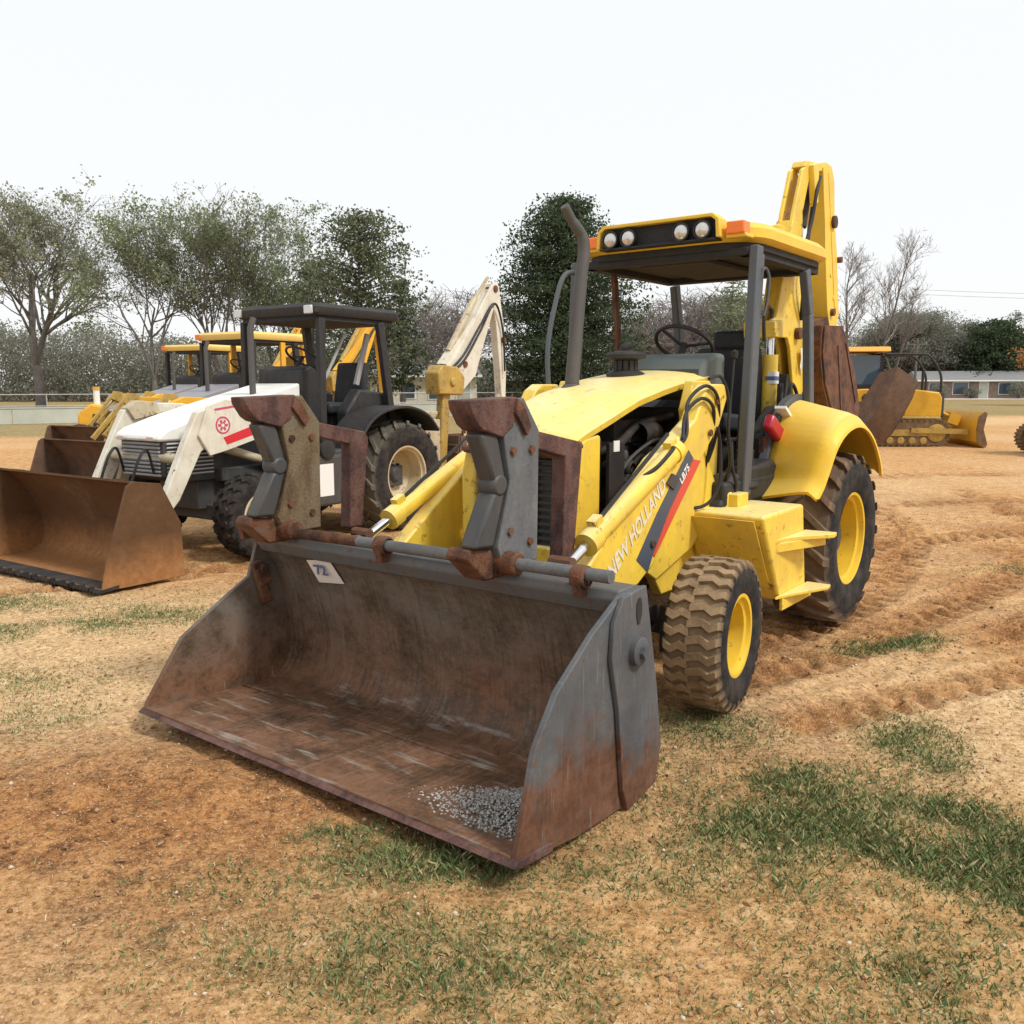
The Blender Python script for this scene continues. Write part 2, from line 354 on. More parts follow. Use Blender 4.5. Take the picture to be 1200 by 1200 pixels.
# --- hood : slab with a turned down lip over the grille
def hood_prof(u):                                 # top height along the machine
    return float(np.interp(u,[1.12,1.6,2.0,2.4,2.56,2.66],[1.765,1.705,1.625,1.495,1.44,1.375]))
hb = MB(); us = list(np.linspace(1.12,2.40,10))+[2.5,2.58,2.64,2.67]; ys = np.linspace(-1,1,13)
def hoodpt(u, t, dz=0):
    hwid = float(np.interp(u,[1.1,2.3,2.6,2.67],[.40,.38,.36,.335]))
    crown = .035*(1-abs(t)**2.2) - (.018 if abs(t) > .97 else 0)
    return (u, t*hwid, hood_prof(u)+crown+dz)
top = [[hoodpt(u,t) for t in ys] for u in us]; bot = [[hoodpt(u,t*.985,-.035) for t in ys] for u in us]
nu, ny = len(us), len(ys); vs = [p for r in top for p in r]+[p for r in bot for p in r]; fs = []; O = nu*ny
for i in range(nu-1):
    for j in range(ny-1):
        a = i*ny+j; fs += [(a,a+1,a+ny+1,a+ny),(O+a,O+a+ny,O+a+ny+1,O+a+1)]
for i in range(nu-1):
    for j in (0,ny-1): a = i*ny+j; fs.append((a,a+ny,O+a+ny,O+a))
for j in range(ny-1):
    for i in (0,nu-1): a = i*ny+j; fs.append((a,a+1,O+a+1,O+a))
hb.add(vs, fs)
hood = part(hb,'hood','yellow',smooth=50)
lip = MB()
for sgn in (1,):
    pts = [hoodpt(2.56,1.0,-.035),(2.64,.345,1.36),(2.69,.29,1.345),(2.70,.15,1.362),(2.70,-.15,1.362),(2.69,-.29,1.345),(2.64,-.345,1.36),hoodpt(2.56,-1.0,-.035)]
    lip.tube(smoothpath(pts,4),[.022]*((len(pts)-1)*4+1),8)
lip.box((2.665,0,1.345),(.03,.56,.05))
part(lip,'hood_edge_trim','rust',hood)
gr = MB()
for y0,y1 in ((-.365,-.27),(.27,.365)):           # nose pillars beside the grille
    gr.prism([(2.36,.80),(2.36,1.43),(2.50,1.42),(2.62,1.36),(2.66,1.2),(2.66,.80)],y0,y1)
gr.box((2.60,0,.80),(.14,.73,.10)).box((2.61,0,1.345),(.08,.56,.03))
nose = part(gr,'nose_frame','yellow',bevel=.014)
g2 = MB().box((2.60,0,1.07),(.03,.53,.50))
for i in range(13): g2.box((2.625,0,.85+i*.038),(.025,.53,.012),(0,.5,0))
for y in (-.14,0,.14): g2.box((2.632,y,1.07),(.02,.012,.50))
part(g2,'grille','dgrey')
sp = MB().prism([(1.18,.86),(1.18,1.66),(1.32,1.64),(1.32,.86)],.335,.36).prism([(1.18,.86),(1.18,1.66),(1.32,1.64),(1.32,.86)],-.36,-.335)
sp.prism([(1.18,.80),(1.18,.92),(2.36,.88),(2.36,.80)],.33,.355).prism([(1.18,.80),(1.18,.92),(2.36,.88),(2.36,.80)],-.355,-.33)
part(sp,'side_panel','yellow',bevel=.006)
pb = MB().box((2.16,.335,1.12),(.16,.03,.52)); part(pb,'radiator_shroud','black',bevel=.006)
lb = MB().box((2.18,.353,1.36),(.06,.006,.06)); part(lb,'warning_sticker','white')
tow = MB()
for s in (-1,1):
    tow.prism([(1.15,.75),(1.15,1.62),(1.30,1.72),(1.52,1.72),(1.60,1.55),(1.50,1.2),(1.75,.75)],s*.455-.03,s*.455+.03)
tow.box((1.25,0,.95),(.16,.9,.24))
part(tow,'loader_tower','yellow',bevel=.008)
# --- exhaust, precleaner
ex = MB().tube(smoothpath([(1.80,-.2,1.55),(1.80,-.2,1.7),(1.76,-.2,2.0),(1.71,-.2,2.36),(1.68,-.2,2.50),(1.69,-.21,2.60),(1.77,-.23,2.68),(1.84,-.24,2.76)]),[.040]*6+[.045]*6+[.042]*6+[.040]*6+[.038]*6+[.034]*6+[.030]*6+[.027],16)
ex.lathe([(0,.075),(.03,.075),(.06,.05)],(1.80,-.2,1.64),axis='z',n=18)
part(ex,'exhaust_stack','exhaust')
pc = MB().lathe([(1.70,.0),(1.70,.12),(1.765,.125),(1.78,.10),(1.79,.062),(1.845,.060),(1.855,.09),(1.862,.125),(1.885,.13),(1.90,.115),(1.91,.05),(1.91,0)],(1.44,-.03,.0),axis='z',n=24)
for i in range(12):
    a = 2*PI*i/12; pc.box((1.44+.07*math.cos(a),-.03+.07*math.sin(a),1.817),(.012,.03,.06),(0,0,a))
part(pc,'air_precleaner','black')
mr = MB().tube(smoothpath([(1.30,-.18,1.74),(1.32,-.17,1.84),(1.30,-.13,1.93),(1.26,-.10,1.96)]),[.022]*12+[.03]*6+[.02],10)
part(mr,'work_lamp_bracket','black',bevel=.006)
# --- cowl / dash
cw = MB().prism([(.86,1.60),(.86,1.90),(1.00,1.90),(1.14,1.865),(1.20,1.78),(1.20,1.60)],-.30,.39)
cowl = part(cw,'dash_cowl','cowl',bevel=.03)
MB().prism([(1.198,1.70),(1.198,1.795),(1.202,1.795),(1.202,1.70)],-.27,.36).build('cowl_vent','dgrey',cowl)
st = MB(); SC = Vector((.76,.03,1.975)); ux = Vector((.80,0,.55)).normalized(); uy = Vector((0,1,0))
st.tube([SC+(ux*math.cos(a)+uy*math.sin(a))*.20 for a in np.linspace(0,2*PI,33)],.014,8,False)
for a in (PI/2,PI*7/6,PI*11/6): st.tube([SC+ux.cross(uy)*-.02, SC+(ux*math.cos(a)+uy*math.sin(a))*.195],.011,6)
st.tube([SC,SC+Vector((.16,0,-.28))],.028,10)
part(st,'steering_wheel','black')
lv = MB()
for x,y,z,h in ((.95,.46,1.55,.34),(.88,.50,1.55,.30),(.70,.50,1.45,.34)):
    lv.tube(smoothpath([(x,y,z-.25),(x-.02,y,z),(x-.06,y,z+h)]),.009,6).lathe([(-.03,0),(-.02,.02),(.02,.024),(.035,0)],(x-.06,y,z+h),axis='z',n=10)
part(lv,'control_lever','black')
# --- operator platform, seats, consoles
pl = MB().box((.55,0,.93),(1.55,1.25,.07)).box((.95,.50,1.02),(.5,.24,.14)); part(pl,'operator_floor','dgrey',bevel=.015)
sb = MB().box((.99,.60,1.03),(.86,.13,.16)).box((.92,.60,1.13),(.50,.12,.10)).box((1.03,.66,1.06),(.20,.05,.05)).prism([(.50,.92),(.50,1.12),(.62,1.20),(1.28,1.14),(1.45,.98),(1.45,.90)],.50,.655)
part(sb,'battery_box','black',bevel=.03)
bt = MB().lathe([(0,.085),(.04,.07),(.08,.075),(.12,.055),(.16,.06),(.20,.035),(.24,.02)],(.80,.52,1.10),axis='z',n=16); part(bt,'lever_boot','black')
seat = MB().box((.30,.02,1.42),(.46,.50,.13),(0,-.08,0)).prism([(-.02,1.40),(.06,1.95),(.0,1.99),(-.06,1.97),(-.13,1.42)],-.23,.27)
sbase = part(seat,'seat','seat',bevel=.04)
MB().box((.02,.06,2.03),(.07,.30,.14)).build('headrest','seat',sbase,bevel=.03)
MB().box((.25,.02,1.16),(.34,.36,.4)).box((.25,.02,1.30),(.4,.42,.04)).build('seat_pedestal','black',sbase,bevel=.015)
cs = MB().prism([(-.15,.95),(-.15,1.62),(.05,1.72),(.50,1.50),(.62,1.25),(.62,.95)],-.50,-.34).prism([(-.10,.95),(-.10,1.50),(.10,1.55),(.44,1.35),(.50,.95)],.36,.50)
part(cs,'side_console','black',bevel=.03)
rb = MB().box((.50,.53,1.20),(.10,.05,.28)).box((.58,.52,1.03),(.5,.07,.1)); part(rb,'floor_bracket','rust',bevel=.01)
dl = MB().box((-.55,0,1.35),(.18,.7,.5)).prism([(-.66,1.55),(-.66,1.72),(-.40,1.78),(-.34,1.55)],-.34,.34)
for y in (-.2,-.07,.07,.2): dl.tube([(-.5,y,1.7),(-.42,y,2.0)],.01,6).lathe([(-.03,0),(0,.026),(.03,0)],(-.42,y,2.0),axis='z',n=10)
part(dl,'backhoe_control_tower','black',bevel=.015)
# --- fuel tank + steps, lower side body
tk = MB().prism([(1.65,.95),(1.62,.96),(1.00,.965),(.90,.42),(1.33,.42),(1.36,.44)],.50,1.00)
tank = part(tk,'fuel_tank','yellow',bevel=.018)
t2 = MB().prism([(1.69,.935),(1.40,.50),(1.39,.50),(1.68,.935)],.54,.96); t2.build('tank_front_panel','yellow',tank,bevel=.004)
t3 = MB().lathe([(.96,.06),(1.035,.06),(1.05,.045),(1.05,0)],(1.35,.62,0),axis='z',n=20).box((1.30,.66,1.0),(.16,.14,.08)); t3.build('filler_neck','yellow',tank,bevel=.006)
s1 = MB().prism([(1.46,1.0),(1.34,1.02),(1.22,1.07),(1.02,1.20),(.94,1.19),(.96,1.0)],.775,.80,'z').prism([(1.44,1.0),(1.20,1.0),(.98,1.0),(.98,1.14),(1.06,1.12)],.72,.776,'z')
s2 = MB().prism([(1.42,1.0),(1.28,1.04),(.96,1.16),(.88,1.15),(.88,1.0)],.435,.455,'z').box((1.1,1.01,.40),(.5,.02,.08))
s1.build('step','yellow',tank,bevel=.004); s2.build('step','yellow',tank,bevel=.004)
gs = MB().prism([(1.66,.93),(1.66,.50),(1.95,.50),(2.06,.64),(1.72,.95)],.47,.53).box((1.45,.46,.70),(.5,.10,.5)); part(gs,'frame_gusset','yellow',bevel=.01)
tkf = MB().prism([(1.60,.95),(1.0,.96),(.92,.45),(1.35,.45)],-1.0,-.50); part(tkf,'battery_compartment','yellow',bevel=.018)
# --- fenders
def fender(s):
    arc = [(.99,1.06),(.90,1.12),(.80,1.22),(.66,1.36),(.46,1.455),(.22,1.49),(0,1.46),(-.22,1.36),(-.40,1.20),(-.46,1.10)]
    arc_in = [(.80,.95),(.60,1.06),(.52,1.20),(.42,1.36),(.24,1.52),(0,1.585),(-.2,1.55),(-.38,1.42),(-.50,1.22),(-.54,1.08)]
    N = 9; A = smoothpath([(a,0,b) for a,b in arc],4); B = smoothpath([(a,0,b) for a,b in arc_in],4); rows = []
    for p, q in zip(A, B):
        row = []
        for k in range(N):
            t = k/(N-1); e = p.lerp(q, 1-t); y = .58+t*.49
            dz = -.06*max(0,(t-.80)/.20)**2
            row.append((e.x, s*y, e.z+dz))
        d = p-Vector((.1,0,.62)); d.normalize()
        row.append((p.x-d.x*.05, s*1.075, p.z-.05-d.z*.03)); row.append((p.x-d.x*.05, s*1.055, p.z-.05-d.z*.03))
        for k in range(N-1,-1,-1):
            r = row[k]; row.append((r[0]-d.x*.015, r[1]-s*.004, r[2]-.018))
        rows.append(row)
    m = len(rows[0]); vs = [p for r in rows for p in r]; fs = []
    for i in range(len(rows)-1):
        for j in range(m): fs.append((i*m+j,i*m+(j+1)%m,(i+1)*m+(j+1)%m,(i+1)*m+j))
    fs += [tuple(range(m)), tuple((len(rows)-1)*m+j for j in range(m))]
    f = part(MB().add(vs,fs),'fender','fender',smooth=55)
    tr = MB()
    Bq = [(q.x+.008, s*.575, q.z+.01) for q in B]
    for i in range(len(Bq)-1):
        a, b = Vector(Bq[i]), Vector(Bq[i+1]); c0 = Vector((.1,s*.575,.62))
        da, db = (a-c0).normalized()*.035, (b-c0).normalized()*.035
        tr.add([a+da,b+db,b-db,a-da]+[p+Vector((0,-s*.05,0)) for p in (a+da,b+db,b-db,a-da)],[(0,1,2,3),(4,7,6,5),(0,4,5,1),(1,5,6,2),(2,6,7,3),(3,7,4,0)])
    tr.build('fender_edge','post',f)
    w_ = MB().prism([(.60,1.0)]+[(q.x,q.z-.02) for q in B[6:]]+[(-.5,.95)],s*.555-.01,s*.555+.01); w_.build('inner_wall','dgrey',f)
fender(1); fender(-1)
tl = MB().box((.52,.60,1.40),(.24,.07,.11),(0,-.5,0)); tlp = part(tl,'tail_light','red',bevel=.02,label='red lamp leaning on the fender edge')
MB().box((.36,.60,1.515),(.12,.08,.02),(0,-.5,0)).build('lamp_bracket','white',tlp)
# --- wheels
for s in (1,-1):
    make_wheel(root,'front_wheel',(2.15,s*.955,.400),.402,.31,.205,s,'chevron','tyre_f','rim','dgrey',-.06,.11,n=30,lug_h=.022)
    make_wheel(root,'rear_wheel',(0,s*.80,.610),.612,.46,.315,s,'bar','tyre_r','rim','dgrey',-.10,0,n=19,lug_h=.034)
# --- canopy and posts
def rr(cx,cy,hx,hy,r,n=5):
    out = []
    for (sx,sy,a0) in ((1,1,0),(-1,1,PI/2),(-1,-1,PI),(1,-1,PI*1.5)):
        for k in range(n+1):
            a = a0+PI/2*k/n; out.append((cx+sx*(hx-r)+r*math.cos(a), cy+sy*(hy-r)+r*math.sin(a)))
    return out
def loft(mb, rings, cap=True):
    n = len(rings[0]); mb.add([p for r in rings for p in r], [(i*n+j,i*n+(j+1)%n,(i+1)*n+(j+1)%n,(i+1)*n+j) for i in range(len(rings)-1) for j in range(n)]+([tuple(range(n)),tuple((len(rings)-1)*n+j for j in range(n))] if cap else []))
cx, hx, hy = .38, .76, .675
R_ = [([(x,y,z) for x,y in rr(cx,0,hx-i,hy-i,.26)]) for i,z in ((.03,2.575),(0,2.60),(0,2.655),(.04,2.695),(.12,2.72),(.28,2.735))]
cn = MB(); loft(cn, R_)
can = part(cn,'canopy','canopy_yellow',smooth=40)
un_ = MB(); loft(un_, [[(x,y,z) for x,y in rr(cx,0,hx-.045,hy-.045,.24)] for z in (2.53,2.572)])
for x in (-.15,1.02): un_.box((x,0,2.515),(.10,1.2,.05))
for y in (-.57,.57): un_.box((.43,y,2.515),(1.25,.08,.05))
un_.box((.45,0,2.51),(.9,.5,.03))
un_.build('canopy_lining','canopy_under',can,bevel=.006)
vz = MB()                                          # front visor with lamp recess
vz.prism([(x_+.035,z_-.008) for x_,z_ in [(-.445,2.600),(-.435,2.712),(-.39,2.748),(.39,2.748),(.435,2.712),(.445,2.600),(.418,2.600),(.410,2.704),(.378,2.726),(-.378,2.726),(-.410,2.704),(-.418,2.600)]],1.10,1.215,'x')
vz.build('visor_frame','canopy_yellow',can,bevel=.005)
MB().box((1.135,.035,2.652),(.05,.82,.140)).box((1.16,.035,2.586),(.11,.83,.010)).build('lamp_recess','canopy_under',can)
for y in (-.30,-.165,.215,.36):
    lp = MB().lathe([(1.15,.02),(1.16,.045),(1.205,.058),(1.222,.058),(1.222,.050)],(0,y,2.645),axis='x',n=20)
    h = lp.build('headlight','black',can); MB().lathe([(1.212,.050),(1.226,.034),(1.23,0)],(0,y,2.645),axis='x',n=20).build('lens','lens',h)
for y in (-.475,.560):
    MB().box((1.13,y,2.645),(.10,.115,.075)).build('turn_signal','orange',can,bevel=.008)
    MB().box((1.10,y,2.60),(.12,.13,.025)).build('lamp_shelf','canopy_yellow',can,bevel=.006)
MB().lathe([(0,.05),(.03,.05),(.04,.03),(.04,0)],(.35,.50,2.735),axis='z',n=16).build('roof_cap','canopy_yellow',can)
for s in (-1,1):
    p = MB().bar((1.15,s*.655,.98),(1.06,s*.655,2.54),.060,.085).bar((1.07,s*.66,1.0),(.985,s*.66,2.50),.025,.045); part(p,'front_post','post',bevel=.01)
    xx = 0 if s > 0 else -.36; p = MB().bar((-.22+xx,s*.60,1.0),(-.05+xx*.9,s*.60,2.2),.06,.085).bar((-.05+xx*.9,s*.60,2.2),(.06+xx,s*.60,2.50),.06,.085); part(p,'rear_post','post',bevel=.01)
hr = MB().tube(smoothpath([(1.00,.69,2.12),(.98,.70,2.20),(.98,.71,2.34),(1.0,.70,2.40),(1.03,.69,2.40),(1.05,.68,2.34)]),.009,8); part(hr,'grab_handle','post')
hr = MB().tube(smoothpath([(1.46,-.6,1.50),(1.47,-.62,1.93),(1.36,-.62,2.30),(1.27,-.62,2.44),(1.18,-.6,2.46)]),.017,8); part(hr,'grab_rail','post')
hr = MB().bar((.66,-.6,2.5),(.50,-.6,1.4),.03,.05); part(hr,'window_rail','rust')
hk = MB().tube(smoothpath([(.30,.42,2.0),(.32,.42,2.16),(.26,.42,2.24),(.19,.42,2.22),(.18,.42,2.17)]),.013,8); part(hk,'backhoe_lever','black')
# --- loader arms
def arm(s):
    outer = [(1.62,1.70),(1.44,1.70),(1.40,1.62),(1.50,1.46),(1.74,1.26),(2.02,1.0),(2.28,.74),(2.44,.66),(2.74,.655),(3.10,.56),(3.26,.50),(3.28,.60),(3.12,.70),(2.94,.82),(2.76,.95),(2.24,1.31),(2.06,1.38),(1.82,1.50),(1.70,1.66)]
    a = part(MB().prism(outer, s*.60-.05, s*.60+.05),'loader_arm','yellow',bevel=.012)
    MB().lathe([(-.058,.0),(-.058,.035),(.058,.035),(.058,0)],(2.78,s*.60,.74),n=14).build('pivot_pin','rust',a)
    y = s*.652
    for px_,pz_ in ((1.56,1.60),(1.64,1.42),(2.30,.86)): MB().lathe([(s*.66,.022),(s*.668,.018),(s*.668,0)],(px_,0,pz_),n=12).build('arm_bolt','rust',a)
    MB().prism([(2.02,1.19),(2.10,1.22),(2.16,1.17),(2.08,1.13)],min(s*.65,s*.664),max(s*.65,s*.664)).build('hose_clamp','dgrey',a)
    def dec(poly, name, mat): MB().prism(poly, min(y-.002*s,y+.002*s), max(y-.002*s,y+.002*s)).build(name, mat, a)
    dec([(1.84,1.285),(1.90,1.335),(1.99,1.255),(2.25,1.02),(2.46,.80),(2.34,.715),(2.29,.80),(2.115,1.02)],'black_stripe','decal_black')
    dec([(1.745,1.265),(1.835,1.28),(2.11,1.017),(2.285,.80),(2.27,.785),(2.03,1.005)],'red_stripe','decal_red')
    if s > 0:
        lettering('NEW HOLLAND',.118,a,'faded',frame_mat((2.455,y+.000,.965),(-.735,0,.55),(.55,0,.735)),shear=.25,sx=.80)
        lettering('LB75',.062,a,'white',frame_mat((1.945,y+.002,1.205),(-.70,0,.62),(.62,0,.70)),sx=1.0)
    return a
def lower_link(s):
    # lift cylinder with red decal lies just below the arm
    lk = part(MB().prism([(1.36,1.10),(1.30,1.02),(1.66,.74),(2.10,.62),(2.28,.72),(2.22,.80),(1.72,1.16),(1.55,1.33)],s*.545-.03,s*.545+.03),'lift_link','yellow',bevel=.008)
    lc = part(MB().tube([(1.30,s*.40,.86),(2.2,s*.42,.72)],.05,16),'lift_cylinder','yellow')
    MB().tube([(2.2,s*.42,.72),(2.75,s*.44,.64)],.025,12).build('rod','chrome',lc)
def tilt(s):
    y = s*.655
    a, b = Vector((2.06,y,1.345)), Vector((2.93,y,.955)); c = Vector((3.18,y,.845))
    t = part(MB().tube([a,b],.052,20).tube([b-(b-a).normalized()*.06,b+(b-a).normalized()*.02],.062,20).tube([a-(b-a).normalized()*.01,a+(b-a).normalized()*.05],.060,20)
        .box(a+(b-a)*.93+Vector((0,0,.065)),(.07,.05,.05),(0,.42,0)).box(a+(b-a)*.08+Vector((0,0,.065)),(.07,.05,.05),(0,.42,0)),'tilt_cylinder','yellow')
    MB().tube([b,c],.027,14).build('rod','chrome',t)
    MB().tube([a+Vector((.1,0,.09)),b+Vector((-.06,0,.085))],.011,8).build('hydraulic_line','hose',t)
    MB().tube([(3.22,y-.06,.83),(3.22,y+.03,.83)],.05,16).tube([(3.16,y-.05,.90),(3.16,y+.07,.90)],.03,10).build('rod_eye','rust',t)
for s in (1,-1): arm(s); lower_link(s); tilt(s)
tb = MB().tube([(2.42,-.6,.80),(2.42,.6,.80)],.05,14); part(tb,'cross_tube','yellow')
def hoses(name, paths, r=.012):
    for p in paths: part(MB().tube(smoothpath(p,8),r,8),name,'hose')
hoses('hydraulic_hose',[
 [(1.50,.50,1.05),(1.46,.60,1.35),(1.55,.66,1.60),(1.72,.66,1.69),(1.86,.62,1.60),(1.96,.665,1.42),(2.10,.67,1.36)],
 [(1.50,.52,1.05),(1.52,.60,1.32),(1.62,.665,1.55),(1.78,.665,1.62),(1.90,.63,1.54),(2.00,.665,1.40)],
 [(1.30,.55,1.0),(1.36,.66,1.20),(1.42,.67,1.42),(1.40,.66,1.60),(1.48,.64,1.74),(1.60,.62,1.73)],
 [(1.80,.40,1.0),(1.62,.60,.98),(1.52,.665,1.10),(1.50,.66,1.32),(1.56,.665,1.45)],
 [(2.12,.66,1.36),(2.22,.72,1.36),(2.34,.70,1.28),(2.42,.66,1.23)],
 [(1.22,.56,.95),(1.28,.67,1.06),(1.34,.67,1.20),(1.30,.64,1.35)]],.0105)
# --- bucket
side_poly = [(4.17,.075),(4.16,.12),(4.06,.45),(3.93,.62),(3.70,.78),(3.50,.885),(3.34,.90),(3.25,.47),(3.20,.19),(3.24,.045),(3.45,.005),(3.80,.02)]
far_poly = [(4.17,.075),(4.16,.12),(3.95,.41),(3.69,.57),(3.53,.66),(3.47,.84),(3.34,.90),(3.25,.47),(3.20,.19),(3.24,.045),(3.45,.005),(3.80,.02)]
prof = [(4.17,.078),(3.80,.05),(3.50,.035),(3.36,.05),(3.28,.12),(3.245,.25),(3.27,.47),(3.34,.70),(3.44,.85)]
pr = [(p.x,p.z) for p in smoothpath([(a,0,b) for a,b in prof],4)]
bk = MB().sheet(pr,-1.15,1.15,-.022)
bucket = part(bk,'bucket','bucket_in',smooth=40)
for s in (-1,1):
    MB().prism(side_poly if s > 0 else far_poly,s*1.163-.013,s*1.163+.013).build('side_plate','bucket_side' if s > 0 else 'bucket_in',bucket,bevel=.004)
    rp = MB().prism([(3.52 if s > 0 else 3.44,.888),(3.345,.905),(3.24,.47),(3.19,.19),(3.23,.035),(3.46,-.002),(3.50,.10),(3.545 if s > 0 else 3.50,.45),(3.60 if s > 0 else 3.50,.66),(3.585 if s > 0 else 3.46,.80)],s*1.189-.011,s*1.189+.011)
    rp = rp.build('hinge_plate','bucket_side' if s > 0 else 'rust',bucket,bevel=.004)
    MB().lathe([(1.195*s,.058),(1.225*s,.058),(1.232*s,.045),(1.232*s,0)],(3.42,0,.655),n=22).lathe([(1.20*s,.028),(1.25*s,.028),(1.25*s,0)],(3.42,0,.655),n=6).build('hinge_pin','bucket_side',rp)
    MB().prism([(3.40,.76),(3.415,.76),(3.425,.80),(3.425,.84),(3.41,.865),(3.395,.865),(3.385,.84),(3.385,.80)],s*1.2-.002,s*1.2+.004).build('slot','black',rp)
    MB().bar((3.50,s*1.125,.74),(3.44,s*1.125,.50),.04,.06).box((3.47,s*1.115,.66),(.07,.05,.10),(0,.3,0)).tube([(3.47,s*1.08,.70),(3.47,s*1.15,.70)],.028,10).build('clam_linkage','rust',bucket,bevel=.006)
ce = MB().prism([(3.96,.040),(4.16,.062),(4.195,.078),(4.16,.096),(3.98,.080),(3.96,.070)],-1.185,1.185); ce.build('cutting_edge','rustpaint',bucket,bevel=.003)
MB().box((3.60,0,.062),(.018,2.28,.012),(0,.05,0)).build('weld_seam','bucket_in',bucket)
tbm = MB().prism([(3.335,.80),(3.335,.90),(3.47,.90),(3.485,.86),(3.45,.79)],-1.15,1.15); tbm.build('top_beam','grey',bucket,bevel=.010)
MB().sheet([(3.30,.80),(3.16,.60),(3.12,.30),(3.2,.08)],-1.12,1.12,.02).build('back_shell','grey',bucket)
for y in (-.62,-.5,.5,.62): MB().prism([(3.28,.40),(3.05,.50),(3.05,.66),(3.20,.90),(3.32,.90)],y-.012,y+.012).build('hinge_ear','grey',bucket,bevel=.004)
stk = MB().prism([(-.80,.775),(-.60,.80),(-.575,.665),(-.78,.645)],3.40,3.403,'x')
so = stk.build('paper_sticker','white',bucket); so.rotation_euler = (0,0,0); so.location = (.05,0,0)
so.location = (.0,0,0)
for v in so.data.vertices:                           # lie on the sloping back of the bucket
    z = v.co.z; base = float(np.interp(z,[.47,.70,.85],[3.27,3.34,3.44])); v.co.x = base+.026+(0.003 if v.co.x > 3.4015 else 0)
lettering('72',.085,so,'deepblue',frame_mat((3.415,-.69,.73),(0,1,.05),(.45,0,1)),thick=.002,sx=1.1)
# --- fork bar with collars, forks
fb = MB().tube([(3.50,-.30,.940),(3.50,1.13,.955)],.027,16); bar = part(fb,'fork_bar','steelplate')
MB().tube([(3.50,-1.22,.925),(3.50,-.30,.940)],.0275,16).build('rusty_bar_half','rust',bar)
for y in (-1.20,-.13,.99):
    MB().lathe([(-.035,.036),(-.03,.047),(.03,.047),(.035,.036)],(3.50,y,.94),n=18).prism([(3.46,.86),(3.45,.95),(3.55,.95),(3.53,.86)],y-.02,y+.02).build('bar_bracket','rust',bar,bevel=.004)
def fork(y, plate, wob):
    f = MB().prism([(3.53,1.55),(3.475,1.30),(3.56,1.02),(3.52,.93),(3.28,.93),(3.27,1.50),(3.38,1.64),(3.50,1.64)], y-.055, y+.055)
    f = part(f,'pallet_fork',plate,bevel=.006, label='upright %s fork plate with rusty top hook' % wob)
    e = MB()                                        # dark front rail with a knuckle half way
    e.prism([(3.545,1.50),(3.66,1.50),(3.57,1.29),(3.485,1.29)],y-.045,y+.045).prism([(3.575,1.25),(3.485,1.27),(3.57,1.02),(3.70,1.03)],y-.045,y+.045)
    e.tube([(3.53,y-.05,1.28),(3.53,y+.05,1.28)],.05,14)
    e.build('front_rail','dgrey',f,bevel=.016)
    for bx_,bz_ in ((3.46,1.42),(3.33,1.42),(3.48,1.08),(3.34,1.02)): MB().lathe([(y+.055,.02),(y+.067,.018),(y+.067,0)],(bx_,0,bz_),n=6).build('bolt','rust',f)
    MB().prism([(3.74,1.635),(3.735,1.60),(3.69,1.535),(3.66,1.515),(3.53,1.48),(3.46,1.52),(3.42,1.62),(3.43,1.645)],y-.058,y+.060).box((3.58,y-.02,1.485),(.10,.07,.05)).build('top_hook','rustpaint',f,bevel=.006)
    MB().prism([(3.29,1.50),(2.94,1.435),(2.91,1.40),(2.97,.90),(3.07,.90),(3.05,1.37),(3.28,1.42)],y-.03,y+.045).build('rear_strut','rustpaint',f,bevel=.006)
    MB().prism([(3.70,1.03),(3.72,.99),(3.60,.88),(3.44,.88),(3.40,.95),(3.52,1.0)],y-.10,y+.02).tube([(3.50,y-.11,.945),(3.50,y+.12,.95)],.052,16).build('foot_clamp','rust',f,bevel=.01)
    MB().prism([(3.40,1.61),(3.44,1.64),(3.46,1.58),(3.38,1.48),(3.35,1.52)],y+.055,y+.075).build('gusset','rust',f,bevel=.004)
fork(.56,'steelplate','grey'); fork(-.89,'tanplate','tan')
# --- backhoe at the rear
BY = .30
def pr_(mb, poly, w, y=BY): return mb.prism(poly, y-w/2, y+w/2)
tw = MB(); pr_(tw,[(-.75,.55),(-.75,1.2),(-.62,1.45),(-.95,1.45),(-1.2,1.0),(-1.2,.55)],.34); tw.box((-.72,0,.75),(.12,1.2,.30)).box((-.72,0,1.05),(.10,1.0,.12))
part(tw,'swing_frame','yellow',bevel=.012)
for s in (-1,1):
    sl = MB().bar((-.80,s*.50,.45),(-.80,s*.52,1.40),.11,.11).box((-.80,s*.52,1.44),(.24,.20,.05)).bar((-.80,s*.50,.5),(-.80,s*.42,.9),.08,.08); part(sl,'stabilizer','yellow',bevel=.008)
bm_ = MB()
for dy in (-.04,.05):
    pr_(bm_,[(-.62,1.45),(-.48,1.62),(-.36,1.98),(-.30,2.05),(.06,2.05),(.09,2.15),(-.06,2.19),(-.16,2.52),(-.32,2.98),(-.46,3.31),(-.56,3.36),(-.62,3.30),(-.50,3.00),(-.56,2.60),(-.60,2.2),(-.80,1.66),(-.82,1.45)],.028,BY+dy)
pr_(bm_,[(.10,2.04),(.11,2.15),(-.05,2.17),(-.05,2.04)],.24); pr_(bm_,[(-.10,2.25),(-.16,2.52),(-.30,2.92),(-.40,2.92),(-.34,2.50),(-.24,2.22)],.13)
boom = part(bm_,'boom','yellow',bevel=.006)
MB().tube([(-.47,BY-.11,2.09),(-.47,BY+.105,2.09)],.045,16).tube([(-.69,BY-.11,1.62),(-.69,BY+.105,1.62)],.03,14).build('pivot_pin','rust',boom)
MB().prism([(-.50,1.98),(-.56,1.82),(-.62,1.80),(-.60,1.98)],BY+.094,BY+.096).prism([(-.52,1.90),(-.50,1.84),(-.54,1.78)],BY+.0965,BY+.098).build('warning_sticker','white',boom)
